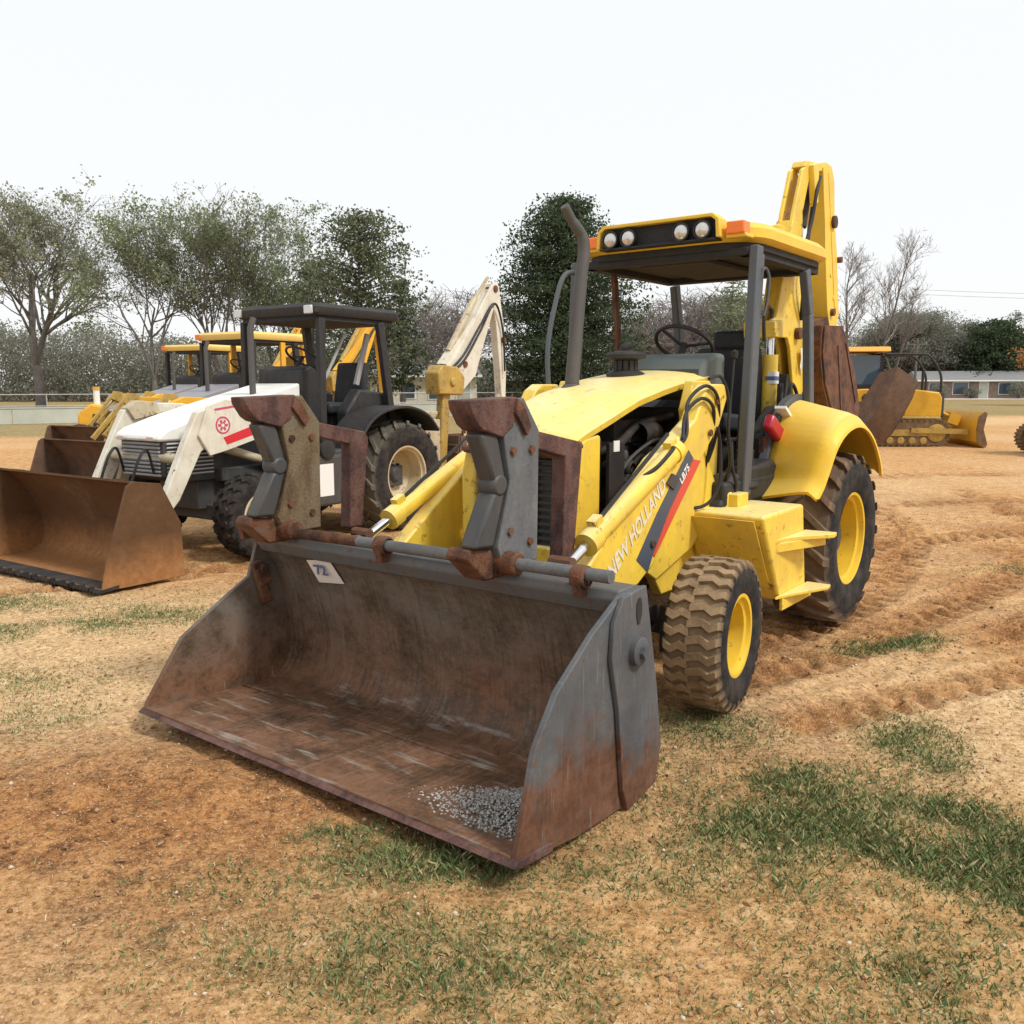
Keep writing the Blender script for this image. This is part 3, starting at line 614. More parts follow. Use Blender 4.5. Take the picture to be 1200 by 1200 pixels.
bc = MB().tube([(-.02,BY,1.30),(-.02,BY,1.92)],.062,18).tube([(-.02,BY,1.40),(-.02,BY,1.46)],.072,18); bcyl = part(bc,'boom_cylinder','yellow'); bcyl.location = (-.10,0,0)
MB().tube([(-.02,BY,1.92),(-.02,BY,2.08)],.03,12).build('rod','chrome',bcyl)
MB().box((-.005,BY+.03,1.75),(.09,.07,.09)).build('data_sticker','white',bcyl); MB().box((-.004,BY+.031,1.745),(.092,.072,.03)).build('sticker_print','deepblue',bcyl)
dp = MB()
pr_(dp,[(-.88,3.40),(-.94,3.45),(-1.08,3.44),(-1.16,3.34),(-1.21,3.06),(-1.31,2.80),(-1.44,2.30),(-1.39,2.14),(-1.25,2.12),(-1.14,2.32),(-1.02,2.78),(-.98,3.0),(-.92,3.2)],.15)
for px__,pz__ in ((-1.10,3.15),(-1.18,2.6),(-1.28,2.42)): dp.tube([(px__,BY-.08,pz__),(px__,BY+.082,pz__)],.02,10)
dp.prism([(-1.0,3.38),(-1.08,3.36),(-1.36,2.34),(-1.31,2.34)],BY+.074,BY+.080)
dipper = part(dp,'dipper','canopy_yellow',bevel=.012)
ln = MB(); pr_(ln,[(-.50,3.34),(-.54,3.39),(-.90,3.43),(-.93,3.38),(-.62,3.32)],.11,BY+.01); pr_(ln,[(-.58,3.36),(-.70,3.40),(-.72,3.10),(-.66,3.08)],.05,BY+.08)
ln.build('link_head','yellow',dipper,bevel=.008)
MB().tube([(-.78,BY,3.36),(-.66,BY,2.92)],.038,14).build('dipper_cylinder','engine',dipper)
MB().tube([(-.66,BY,2.92),(-.54,BY,2.5)],.02,10).build('rod','chrome',dipper)
for (px_,pz_,pr__) in ((-1.16,3.02,.05),(-1.36,2.74,.025),(-1.24,2.3,.03)): MB().tube([(px_,BY-.10,pz_),(px_,BY+.105,pz_)],pr__,14).build('dipper_pin','rust',dipper)
hoses('backhoe_hose',[[(-.55,BY+.11,2.2),(-.38,BY+.13,2.45),(-.42,BY+.12,2.7),(-.55,BY+.12,2.95),(-.62,BY+.12,3.15),(-.74,BY+.1,3.3)],
 [(-.55,BY+.07,2.2),(-.44,BY+.12,2.5),(-.5,BY+.11,2.75),(-.6,BY+.1,3.05)],[(.05,.45,1.2),(.02,.50,1.5),(-.15,.46,1.7),(-.35,.44,1.6),(-.5,.4,1.3)],[(.12,.42,1.15),(.12,.48,1.42),(-.02,.44,1.62),(-.12,.4,1.7)],
 [(-.2,.45,1.15),(-.16,.5,1.4),(-.3,.47,1.55),(-.5,.4,1.5)]],.014)
bb = MB()
prb = [(-.72,2.16),(-.70,1.95),(-.80,1.70),(-1.0,1.48),(-1.3,1.30),(-1.62,1.28)]
bb.sheet([(p.x,p.z) for p in smoothpath([(a,0,b) for a,b in prb],3)],BY-.22,BY+.19,.02)
for yy in (BY-.225,BY+.195): bb.prism(prb+[(-1.74,1.36),(-1.74,1.52),(-1.54,1.82),(-1.16,2.18)],yy-.01,yy+.01)
bb.prism([(-.75,2.20),(-1.18,2.26),(-1.38,2.16),(-1.2,2.05),(-.75,2.08)],BY-.07,BY+.07)
bbk = part(bb,'digging_bucket','rust',bevel=.004)
for i in range(5): MB().prism([(-1.58,1.26),(-1.58,1.31),(-1.86,1.39)],BY-.21+i*.095-.022,BY-.21+i*.095+.022).build('bucket_tooth','rust',bbk)
MB().bar((-1.25,BY+.208,2.05),(-1.60,BY+.208,1.55),.012,.03).bar((-1.05,BY+.208,2.02),(-1.25,BY+.208,1.35),.012,.025).build('wear_rib','rustpaint',bbk)

# ================================================================== OTHER BACKHOE LOADERS
def other_backhoe(o, c, detail=True):
    """c: colours. machine frame: x forward, y to its left, z up"""
    P = lambda mb, name, mat, par=o, **k: mb.build(name, mat, par, **k)
    chs = MB().box((.9,0,.60),(3.0,.62,.30)).box((1.1,0,.80),(2.2,.9,.14)).box((2.2,0,.42),(.2,1.7,.16)).box((0,0,.62),(.3,1.6,.24)).prism([(.70,.45),(.70,1.0),(1.62,1.0),(1.55,.45)],-.95,-.45).prism([(.70,.45),(.70,1.0),(1.62,1.0),(1.55,.45)],.45,.95)
    P(chs,'chassis',c['body'],bevel=.015)
    for s in (-1,1): P(MB().box((2.845,s*.24,1.185),(.02,.12,.045)),'headlight','lens',bevel=.008)
    hd = MB().prism([(1.05,1.16),(1.05,1.72),(1.6,1.59),(2.0,1.49),(2.4,1.385),(2.74,1.28),(2.84,1.21),(2.84,1.16)],-.37,.37)
    h = P(hd,'hood',c['hood'],bevel=.06)
    if c.get('hoodside'): MB().prism([(1.1,1.2),(1.1,1.62),(1.6,1.50),(2.3,1.33),(2.74,1.22),(2.78,1.2)],.372,.384).build('hood_side',c['hoodside'],h)
    g = MB().prism([(1.05,.75),(1.05,1.16),(2.78,1.16),(2.78,.82),(2.6,.75)],-.35,.35)
    gg = P(g,'engine_cover',c['lower'],bevel=.01)
    lv_ = MB()
    for i in range(9): lv_.box((2.50-.0,.365,.83+i*.038),(.52,.02,.014),(.5,0,0)).box((2.795,0,.83+i*.038),(.02,.60,.014),(0,.5,0))
    lv_.build('louvre','silver' if detail else c['lower'],gg)
    P(MB().tube([(1.55,.18,1.55),(1.55,.18,2.30),(1.50,.18,2.40)],.035,10),'exhaust_stack','exhaust')
    rf = MB()
    loft(rf, [[(x,y,z) for x,y in rr(.38,0,.70-i,.66-i,.08)] for i,z in ((.02,2.45),(0,2.48),(0,2.54),(.04,2.58))]); rfo = P(rf,'roof',c['roof'])
    u = MB(); loft(u, [[(x,y,z) for x,y in rr(.38,0,.65,.61,.08)] for z in (2.40,2.448)]); u.build('roof_lining','canopy_under',rfo)
    for y in (-.62,-.1,.1,.62):
        if abs(y) > .3: MB().box((1.09,y*.93,2.505),(.03,.12,.09)).build('work_lamp','lens' if detail else 'orange',rfo,bevel=.008)
    for s in (-1,1):
        P(MB().bar((.98,s*.62,1.05),(.96,s*.62,2.42),.07,.09),'front_post',c['post'],bevel=.008)
        P(MB().bar((-.16,s*.62,1.25),(.02,s*.62,2.42),.07,.10),'rear_post',c['post'],bevel=.008)
    if c.get('cab'):
        P(MB().bar((.30,.62,1.3),(.30,.62,2.42),.05,.10).bar((.30,-.62,1.3),(.30,-.62,2.42),.05,.10).box((-.28,.30,1.75),(.06,.55,.9)).box((-.28,-.35,1.62),(.06,.45,.6)),'cab_frame',c['cab'],bevel=.01)
    fl = MB().box((.45,0,1.02),(1.5,1.35,.07)); P(fl,'operator_floor','black')
    st_ = MB().box((.25,0,1.42),(.5,.5,.14)).prism([(-.02,1.42),(-.12,1.98),(-.22,1.96),(-.14,1.42)],-.24,.24).box((.22,0,1.2),(.36,.36,.34)); P(st_,'seat','seat',bevel=.04)
    co = MB().prism([(.72,1.05),(.72,1.80),(.86,1.92),(1.02,1.86),(1.06,1.05)],-.36,.36); P(co,'dash_cowl','black',bevel=.03)
    sc = Vector((.66,.0,2.02)); w_ = MB().tube([sc+Vector((math.cos(a)*.17,math.sin(a)*.2,math.cos(a)*.11)) for a in np.linspace(0,2*PI,25)],.014,6,False).tube([sc,(.86,0,1.78)],.025,8).bar(sc+Vector((0,-.2,0)),sc+Vector((0,.2,0)),.02,.02); P(w_,'steering_wheel','black')
    cc = MB().prism([(-.2,1.05),(-.2,1.6),(.3,1.65),(.52,1.4),(.52,1.05)],.38,.55).prism([(-.2,1.05),(-.2,1.6),(.3,1.65),(.52,1.4),(.52,1.05)],-.55,-.38); P(cc,'side_console','black',bevel=.03)
    for s in (-1,1):
        arc = smoothpath([(.86,0,.98),(.76,0,1.20),(.55,0,1.37),(.25,0,1.45),(-.05,0,1.45),(-.35,0,1.35),(-.55,0,1.16)],4)
        f = MB().sheet([(p.x,p.z) for p in arc],min(s*.58,s*1.06),max(s*.58,s*1.06),.03); f.prism([(p.x,p.z) for p in arc],s*.60-.01,s*.60+.01)
        P(f,'fender',c['fender'],bevel=.006)
        make_wheel(o,'rear_wheel',(0,s*.81,.645),.645,.44,.33,s,'bar','tyre_w',c['rim'],'dgrey',-.08,0,n=18,lug_h=.03)
        make_wheel(o,'front_wheel',(2.15,s*.86,.42),.42,.30,.22,s,'chevron','tyre_w',c['rim'],'dgrey',-.05,0,n=20,lug_h=.022)
    # loader arms : up from the tower, a knee ahead of the nose, down to the bucket
    for s in (-1,1):
        a = MB().prism([(1.30,1.22),(1.30,1.36),(1.9,1.50),(2.36,1.52),(2.60,1.44),(2.72,1.22),(2.98,.70),(3.22,.42),(3.12,.34),(2.84,.62),(2.58,1.06),(2.40,1.20),(1.9,1.18)],s*.60-.045,s*.60+.045)
        ao = P(a,'loader_arm',c['arm'],bevel=.01)
        P(MB().tube([(1.5,s*.50,.85),(2.45,s*.50,1.15)],.045,12),'lift_cylinder',c['arm2'])
        if c.get('far_links'):
            if s < 0: P(MB().bar((2.50,-.60,1.49),(2.80,-.60,.72),.05,.06).bar((2.38,-.60,1.44),(2.64,-.60,.72),.07,.10).bar((2.34,-.56,1.46),(2.12,-.56,.70),.06,.09).bar((2.24,-.50,1.42),(2.02,-.50,.72),.05,.07).prism([(2.20,1.40),(2.24,1.52),(2.46,1.54),(2.58,1.46),(2.50,1.34)],-.64,-.52),'bucket_linkage',c['arm2'],bevel=.006)
            continue
        l = MB().bar((2.42,s*.50,1.44),(2.98,s*.50,.90),.07,.10).bar((2.58,s*.48,1.50),(3.20,s*.48,.88),.05,.07).prism([(2.36,1.55),(2.56,1.58),(2.66,1.42),(2.40,1.32)],s*.47-.03,s*.47+.03)
        P(l,'bucket_linkage',c['arm2'],bevel=.006)
        P(MB().tube([(2.52,s*.50,1.46),(3.02,s*.50,1.02)],.022,8),'rod','chrome')
    P(MB().tube([(2.75,-.6,1.0),(2.75,.6,1.0)],.05,12),'cross_tube',c['arm2'])
    for s in (-.3,.2): P(MB().tube(smoothpath([(2.80,s,.85),(2.90,s+.06,1.08),(3.02,s+.10,1.0),(3.12,s+.08,.72)]),.014,6),'hydraulic_hose','hose')
    prf = [(3.95,.02),(3.5,.015),(3.28,.06),(3.20,.22),(3.24,.48),(3.36,.70),(3.50,.86),(3.60,.90)]
    q = [(p.x,p.z) for p in smoothpath([(a,0,b) for a,b in prf],3)]
    b = P(MB().sheet(q,-1.10,1.10,-.02),'bucket',c['bucket'],smooth=40)
    for s in (-1,1): MB().prism([(3.95,.02),(3.88,.30),(3.68,.86),(3.62,.90),(3.36,.86),(3.18,.50),(3.17,.02)],s*1.115-.012,s*1.115+.012).build('side_plate',c['bucket'],b,bevel=.004)
    e = MB().prism([(3.80,.025),(3.98,.01),(4.0,.02),(3.98,.035),(3.80,.055)],-1.13,1.13)
    if detail:
        for i in range(46): e.box((3.99,-1.11+i*.049,.03+.008*(i%3)),(.03+.012*(i%2),.028,.02+.01*((i*7)%3)))
    e.build('cutting_edge','engine' if detail else c['bucket'],b)
    # backhoe, folded
    y = c.get('bhy',.1)
    P(MB().prism([(-.7,.5),(-.7,1.25),(-1.25,1.25),(-1.25,.5)],y-.2,y+.2).box((-.75,0,.8),(.16,1.2,.34)),'swing_frame',c['arm2'],bevel=.01)
    for s in (-1,1): P(MB().bar((-.85,s*.55,.45),(-.85,s*.58,1.30),.12,.12).box((-.85,s*.58,1.34),(.26,.2,.05)),'stabilizer',c['arm2'],bevel=.01)
    bo = MB()
    for d in (-.07,.07): bo.prism([(-1.55,1.70),(-1.52,1.92),(-1.75,2.1),(-2.62,3.12),(-2.74,3.16),(-2.78,3.06),(-2.38,2.24),(-2.20,1.84),(-1.9,1.62)],y+d-.02,y+d+.02)
    bo.prism([(-1.5,1.98),(-2.62,3.02),(-2.70,2.95),(-1.70,1.95)],y-.06,y+.06)
    P(bo,'boom',c['arm'],bevel=.006)
    P(MB().tube([(-1.7,y,2.15),(-2.3,y,2.9)],.05,12).tube([(-2.3,y,2.9),(-2.62,y,3.22)],.024,8),'dipper_cylinder',c['arm2'])
    P(MB().prism([(-2.60,2.98),(-2.66,3.14),(-2.80,3.14),(-2.93,2.6),(-3.0,1.9),(-2.98,1.45),(-2.88,1.42),(-2.84,1.9),(-2.74,2.6)],y-.06,y+.06),'dipper',c['arm'],bevel=.01)
    for q_ in ((.10,.0),(.10,.08)): P(MB().tube(smoothpath([(-1.4,y+q_[0],1.8),(-1.85,y+q_[0]+.02,2.0+q_[1]),(-2.3,y+q_[0],2.45+q_[1]),(-2.62,y+q_[0]+.02,2.85),(-2.85,y+q_[0],2.5),(-2.9,y+q_[0],1.9)]),.016,6),'hydraulic_hose','hose')
    for q_ in ((-2.68,3.06,.05),(-1.95,1.98,.045),(-2.9,2.35,.04)): P(MB().tube([(q_[0],y-.1,q_[1]),(q_[0],y+.105,q_[1])],q_[2],12),'pivot_pin','rust')
    P(MB().bar((-1.34,y+.10,.45),(-1.46,y+.10,1.60),.12,.16).prism([(-1.22,1.58),(-1.20,1.86),(-1.30,1.96),(-1.62,1.94),(-1.78,1.80),(-1.74,1.56)],y-.02,y+.22).tube([(-1.5,y-.05,1.74),(-1.5,y+.25,1.74)],.06,12),'swing_tower',c.get('tower',c['arm2']),bevel=.02)
    P(MB().tube([(-2.9,y,1.55),(-2.65,y,1.15),(-2.4,y,1.0)],.05,8),'bucket_link',c['arm2'])
    dg = MB().sheet([(-1.55,1.02),(-1.50,.7),(-1.62,.35),(-1.9,.12),(-2.3,.10)],y-.30,y+.30,.02)
    for s in (-1,1): dg.prism([(-1.55,1.02),(-1.50,.7),(-1.62,.35),(-1.9,.12),(-2.3,.10),(-2.52,.35),(-2.42,1.0)],y+s*.31-.01,y+s*.31+.01)
    for i in range(6): dg.box((-1.50+.02,y,.40+i*.10),(.03,.60,.018),(0,.1,0))
    dgo = P(dg,'digging_bucket',c['dig'],bevel=.004)
    for i in range(6): MB().prism([(-2.42,1.0),(-2.36,1.0),(-2.40,1.16)],y-.28+i*.11-.02,y-.28+i*.11+.02).build('bucket_tooth','rust',dgo)

GB = 'backhoe loaders parked in the row on the left'
WY = .5947
w = thing('backhoe_loader','white backhoe loader with black roof, black fenders and a rust-brown front bucket','backhoe loader',(-2.0632,10.9075,0),math.atan2(-math.cos(WY),-math.sin(WY)),GB)
other_backhoe(w, dict(body='dgrey',hood='hoodwhite',far_links=True,lower='dgrey',roof='black',post='black',fender='black',rim='creamrim',arm='cream',arm2='creamdirty',bucket='bucket_old',dig='rustgrey',tower='dirtyyellow',bhy=.3))
hood_w = w.children[1]
# near arm cover plate, stripe, emblem, lettering
cov = MB().prism([(2.62,1.22),(2.50,1.50),(2.30,1.56),(1.30,1.42),(1.25,1.28),(1.9,1.16),(2.3,1.06),(2.5,1.02)],.65,.675); cov = cov.build('arm_cover','cream',w,bevel=.006)
MB().prism([(2.30,1.12),(2.34,1.19),(1.70,1.37),(1.42,1.40),(1.42,1.32),(1.70,1.27)],.676,.679).build('red_stripe','stripe_red',cov)
em = MB().lathe([(.676,.085),(.679,.085),(.679,.070),(.676,.070)],(2.34,0,1.31),n=28,closed=True)
for k in range(6):
    a = 2*PI*k/6; em.bar((2.34+.02*math.cos(a),.678,1.31+.02*math.sin(a)),(2.34+.055*math.cos(a),.678,1.31+.055*math.sin(a)),.003,.022)
em.build('round_emblem','pink',cov)
MB().box((2.28,.678,1.48),(.30,.003,.018),(0,.12,0)).build('small_print','pink',cov)
tkw = MB().prism([(1.0,.42),(1.0,.96),(1.85,.96),(1.80,.42)],.62,1.0); tkw.build('tool_box','dgrey',w,bevel=.03)
MB().box((1.30,1.002,.70),(.20,.004,.34)).build('sticker_panel','white',w)
MB().box((1.52,1.002,.60),(.10,.004,.34)).build('red_reflector','stripe_red',w)
MB().lathe([(.99,.10),(1.02,.10),(1.03,.07),(1.03,0)],(1.28,0,1.02),n=20).build('filler_cap','black',w)
MB().bar((.62,.3,1.75),(.30,.34,2.30),.02,.03).bar((.1,.3,1.7),(-.05,.36,2.3),.04,.06).build('grab_handle','silver',w)
MB().box((2.0,1.0,.62),(.03,.02,.05)).build('side_marker','orange',w)

jy = dict(body='dgrey',hood='greyhood',hoodside='jyellow',lower='dgrey',roof='jroof',post='black',fender='black',rim='jyellow',arm='jyellow',arm2='dirtyyellow',bucket='rustgrey',dig='rust',cab='jyellow')
w2 = thing('backhoe_loader','backhoe loader with grey hood and pale yellow roof just behind the white one','backhoe loader',(-4.30,15.9,0),math.atan2(-math.cos(.56),-math.sin(.56)),GB)
other_backhoe(w2, jy, False)
def copy_tree(o, parent=None):
    c = o.copy(); C.objects.link(c); c.parent = parent
    for ch_ in list(o.children): copy_tree(ch_, c)
    return c
w3 = copy_tree(w2); w3.location = (-6.75,20.6,0); w3.rotation_euler = (0,0,math.atan2(-math.cos(.46),-math.sin(.46)))
w3['label'] = 'farthest backhoe loader of the row, mostly hidden behind the one with the pale yellow roof'

# ================================================================== MACHINES ON THE RIGHT
# tracked excavator style machine with cab, seen from behind, its rusty bucket lifted beside it
ex_ = thing('wheel_loader','yellow machine with dark glass cab, orange roof and an upended rusty bucket','loader',(9.85,26.0,0),math.radians(-100))
P = lambda mb, name, mat, par=ex_, **k: mb.build(name, mat, par, **k)
P(MB().box((0,0,1.0),(2.6,1.6,.5)),'chassis','dgrey',bevel=.03)
P(MB().prism([(-1.3,.7),(-1.3,1.7),(-.3,1.75),(-.3,.7)],-.8,.8),'engine_cover','jyellow',bevel=.06)
P(MB().prism([(.2,.55),(.1,1.55),(.9,1.6),(1.2,1.2),(1.0,.6)],-.5,-.42).prism([(.2,.55),(.1,1.55),(.9,1.6),(1.2,1.2),(1.0,.6)],.42,.5).tube([(.7,-.52,1.3),(.7,.52,1.3)],.12,14),'front_frame','jyellow',bevel=.02)
P(MB().box((-.1,.68,2.1),(.06,.06,1.0)).box((-.1,-.68,2.1),(.06,.06,1.0)).box((.9,.68,2.1),(.06,.06,1.0)).box((.9,-.68,2.1),(.06,.06,1.0)).box((.4,0,1.66),(1.1,1.45,.12)),'cab_frame','black')
P(MB().box((.4,.68,2.1),(.9,.02,.86)).box((.4,-.68,2.1),(.9,.02,.86)).box((.9,0,2.1),(.02,1.3,.86)).box((-.1,0,2.1),(.02,1.3,.86)),'window','glass')
P(MB().prism([(-.35,2.60),(-.30,2.70),(1.15,2.76),(1.25,2.62)],-.85,.85),'roof','orangeroof',bevel=.03)
for x in (-.9,.15):
    for s in (-1,1): make_wheel(ex_,'wheel',(x,s*.85,.6),.6,.4,.32,s,'bar','tyre_r','jyellow','dgrey',-.05,0,n=16)
bx = MB().sheet([(0,-.85),(.10,-.5),(.12,0),(.10,.6),(0,1.05)],-.5,.5,.03)
for s in (-1,1): bx.prism([(0,-.85),(.10,-.5),(.12,0),(.10,.6),(0,1.05),(-.45,.75),(-.50,-.3)],s*.5-.015,s*.5+.015)
bxo = P(bx,'bucket','rustgrey',smooth=40); bxo.matrix_local = (Matrix.Translation((9.85,26.0,0)) @ Matrix.Rotation(math.radians(-100),4,'Z')).inverted() @ Matrix.Translation((10.30,24.2,1.06)) @ Matrix.Rotation(math.radians(27),4,'Y') @ Matrix.Rotation(math.radians(-62),4,'Z')
Lm = (Matrix.Translation((9.85,26.0,0)) @ Matrix.Rotation(math.radians(-100),4,'Z')).inverted()
la_ = MB().prism([(9.45,.75),(9.42,1.30),(9.55,1.58),(9.95,1.60),(10.12,1.40),(10.0,1.0),(9.75,.72)],24.75,24.95); la_.v = [tuple(Lm@Vector(p)) for p in la_.v]
lo_ = P(la_,'lift_arm','jyellow',bevel=.03)
lh = MB().tube([(9.88,24.73,1.36),(9.88,24.78,1.36)],.11,16); lh.v = [tuple(Lm@Vector(p)) for p in lh.v]; lh.build('arm_boss','rust',lo_)
# bulldozer, side on
dz = thing('bulldozer','small yellow bulldozer with roll frame, tracks and its blade pointing right','bulldozer',(11.15,25.6,0),math.radians(-6))
P = lambda mb, name, mat, par=dz, **k: mb.build(name, mat, par, **k)
def track_(y):
    pts = []
    for k in range(24):
        a = 2*PI*k/24; cx_ = .80 if math.cos(a) > 0 else -.80; pts.append((cx_+.36*math.cos(a), .38+.36*math.sin(a)))
    t = MB().prism(pts, y-.2, y+.2); per = []
    for i in range(len(pts)):
        a, b = pts[i], pts[(i+1)%len(pts)]; L = math.dist(a,b); n_ = max(1,round(L/.15))
        for k in range(n_): per.append((a[0]+(b[0]-a[0])*k/n_, a[1]+(b[1]-a[1])*k/n_))
    for a, b in per: t.box((a,y,b),(.05,.44,.05))
    o = P(t,'track','trackrust')
    side = MB()
    for x in (-.8,.8): side.lathe([(y-.215,.25),(y-.23,.20),(y-.23,0)],(x,0,.38),n=20)
    for x in (-.45,-.15,.15,.45): side.lathe([(y-.215,.10),(y-.23,.08),(y-.23,0)],(x,0,.16),n=12)
    side.box((0,y-.21,.38),(1.5,.03,.18)); side.build('track_frame','dirtyyellow',o)
for y in (-.72,.72): track_(y)
P(MB().box((0,0,.62),(2.1,1.0,.4)),'chassis','dirtyyellow',bevel=.03)
P(MB().prism([(.05,.8),(.05,1.55),(.2,1.6),(1.0,1.5),(1.08,1.35),(1.08,.8)],-.42,.42),'hood','jyellow',bevel=.04)
P(MB().box((1.10,0,1.15),(.10,.78,.7)),'grille','dgrey',bevel=.02)
P(MB().prism([(-.9,.8),(-.9,1.2),(-.5,1.25),(-.1,1.0),(.05,.8)],-.5,.5),'rear_body','jyellow',bevel=.04)
P(MB().box((-.45,0,1.35),(.45,.5,.12)).box((-.68,0,1.6),(.12,.5,.5)),'seat','seat',bevel=.03)
rp_ = MB()
for y in (-.6,.6): rp_.tube(smoothpath([(.95,y,1.5),(.92,y,2.0),(.62,y,2.48),(.3,y,2.56),(-.6,y,2.56)],5),.035,8).tube([(-.75,y,1.0),(-.7,y,2.56)],.045,8)
for x in (-.7,-.1,.3): rp_.tube([(x,-.6,2.56),(x,.6,2.56)],.035,8)
P(rp_,'roll_frame','black')
P(MB().tube([(.6,-.15,1.5),(.6,-.15,2.1)],.04,8),'exhaust_stack','black')
for y in (-.95,.95): P(MB().bar((.1,y,.45),(1.62,y,.42),.08,.14),'push_arm','dirtyyellow')
P(MB().tube([(1.0,-.3,1.0),(1.6,-.35,.7)],.04,8).tube([(1.0,.3,1.0),(1.6,.35,.7)],.04,8).box((1.45,0,.75),(.3,.8,.3),(0,.3,0)),'lift_cylinder','jyellow')
bl = MB().sheet([(1.95,.02),(1.76,.18),(1.72,.45),(1.76,.78),(1.88,.95)],-1.3,1.3,.04); P(bl,'blade','jyellow')
P(MB().prism([(1.96,.0),(1.74,.12),(1.70,.5),(1.74,.85),(1.88,.98),(1.95,.94),(1.88,.5),(2.0,.1)],-1.34,-1.30),'blade_edge','trackrust')
# machine cut by the right edge of the frame
dz2 = thing('bulldozer','rusty tracked machine mostly beyond the right edge, only its track end visible','bulldozer',(13.95,21.6,0),math.radians(170))
P = lambda mb, name, mat, par=dz2, **k: mb.build(name, mat, par, **k)
for y in (-.72,.72): track_(y)
P(MB().box((0,0,.75),(2.1,1.1,.4)),'chassis','dirtyyellow',bevel=.03)
P(MB().prism([(-.1,.9),(-.1,1.55),(1.0,1.5),(1.08,.9)],-.42,.42),'hood','jyellow',bevel=.04)
P(MB().bar((.9,.6,.9),(1.2,.6,1.35),.06,.06).bar((.9,-.6,.9),(.9,-.6,2.4),.06,.06).bar((-.8,-.6,.9),(-.8,-.6,2.4),.06,.06).bar((-.8,-.6,2.4),(.9,-.6,2.4),.06,.06),'roll_frame','dgrey')
P(MB().box((-.4,0,1.3),(.5,.5,.2)),'seat','seat',bevel=.04)
# far yellow loader frame seen over the fence side
yl = thing('road_roller','small yellow machine with a white exhaust pipe far behind the left buckets','roller',(-10.2,22.0,0),math.radians(15))
P = lambda mb, name, mat, par=yl, **k: mb.build(name, mat, par, **k)
P(MB().prism([(-.5,.45),(-.5,1.0),(-.2,1.25),(.35,1.15),(.5,.8),(.5,.45)],-.35,.35),'body','jyellow',bevel=.05)
P(MB().box((.1,-.37,.85),(.5,.03,.3)).box((-.2,-.36,.6),(.2,.05,.2)),'engine_panel','engine',bevel=.01)
P(MB().tube([(-.1,0,1.2),(-.1,0,1.58)],.075,12),'exhaust_stack','white'); P(MB().lathe([(1.58,.085),(1.66,.085),(1.66,0)],(-.1,0,0),axis='z',n=14),'rain_cap','jyellow')
for x in (-.45,.55): P(MB().tube([(x,-.4,.38),(x,.4,.38)],.38,24),'drum','dgrey')
P(MB().bar((-.45,-.42,.4),(.55,-.42,.75),.04,.1).bar((-.45,.42,.4),(.55,.42,.75),.04,.1),'drum_frame','dirtyyellow')

# ================================================================== GROUND
def fast_mesh(name, V, F, mat, parent=None, smooth=False):
    V = np.asarray(V, dtype=np.float32); F = np.asarray(F, dtype=np.int32)
    me = bpy.data.meshes.new(name); k = F.shape[1]
    me.vertices.add(len(V)); me.vertices.foreach_set('co', V.ravel())
    me.loops.add(F.size); me.loops.foreach_set('vertex_index', F.ravel())
    me.polygons.add(len(F)); me.polygons.foreach_set('loop_start', np.arange(0,F.size,k,dtype=np.int32)); me.polygons.foreach_set('loop_total', np.full(len(F),k,dtype=np.int32))
    me.update(calc_edges=True); me.validate()
    if smooth: me.shade_smooth()
    me.materials.append(M[mat] if isinstance(mat,str) else mat)
    o = bpy.data.objects.new(name, me); C.objects.link(o)
    if parent: o.parent = parent
    return o
def axis_pts(lo, f0, f1, hi, step, g=1.07):
    mid = list(np.arange(f0, f1, step)); a = []; s = step; x = f1
    while x < hi: a.append(x); s *= g; x += s
    b = []; s = step; x = f0
    while x > lo: s *= g; x -= s; b.append(x)
    return np.array(b[::-1]+mid+a+[hi])
def vnoise(x, y, seed):                            # smooth value noise
    r = np.random.default_rng(seed).random((256,256)).astype(np.float32)
    xi = np.floor(x).astype(int); yi = np.floor(y).astype(int); fx = x-xi; fy = y-yi
    fx = fx*fx*(3-2*fx); fy = fy*fy*(3-2*fy)
    g = lambda i,j: r[i%256,j%256]
    return (g(xi,yi)*(1-fx)+g(xi+1,yi)*fx)*(1-fy)+(g(xi,yi+1)*(1-fx)+g(xi+1,yi+1)*fx)*fy
def fbm(x, y, seed, o=4):
    t = 0; a = .5
    for k in range(o): t = t+a*vnoise(x*2**k, y*2**k, seed+k); a *= .5
    return t/(1-.5**o)
TRACKS = [([(1.5,4.35),(2.2,4.7),(3.1,5.1),(4.4,5.6),(6.2,6.1)],.17),
          ([(1.15,4.85),(1.75,5.25),(2.38,5.75),(3.02,6.35),(4.13,7.4),(5.4,8.9),(6.6,11.2),(7.4,14.5)],.20),
          ([(1.45,5.6),(2.1,6.1),(2.9,7.0),(3.7,8.3),(4.6,10.2),(5.2,13.0),(5.4,17.0)],.20),
          ([(3.4,5.9),(4.4,6.6),(6.0,7.6),(8.0,8.6)],.22),
          ([(2.6,8.6),(4.0,9.4),(6.2,10.2),(9.0,10.6)],.25),
          ([(2.6,11),(5.0,12.4),(8,13.2),(12,13.6)],.25),
          ([(3.0,15),(7.0,16.6),(11,17.4),(16,17.8)],.3),
          ([(-2.3,8.6),(-3.2,7.7),(-4.6,6.9),(-7,6.2)],.2)]
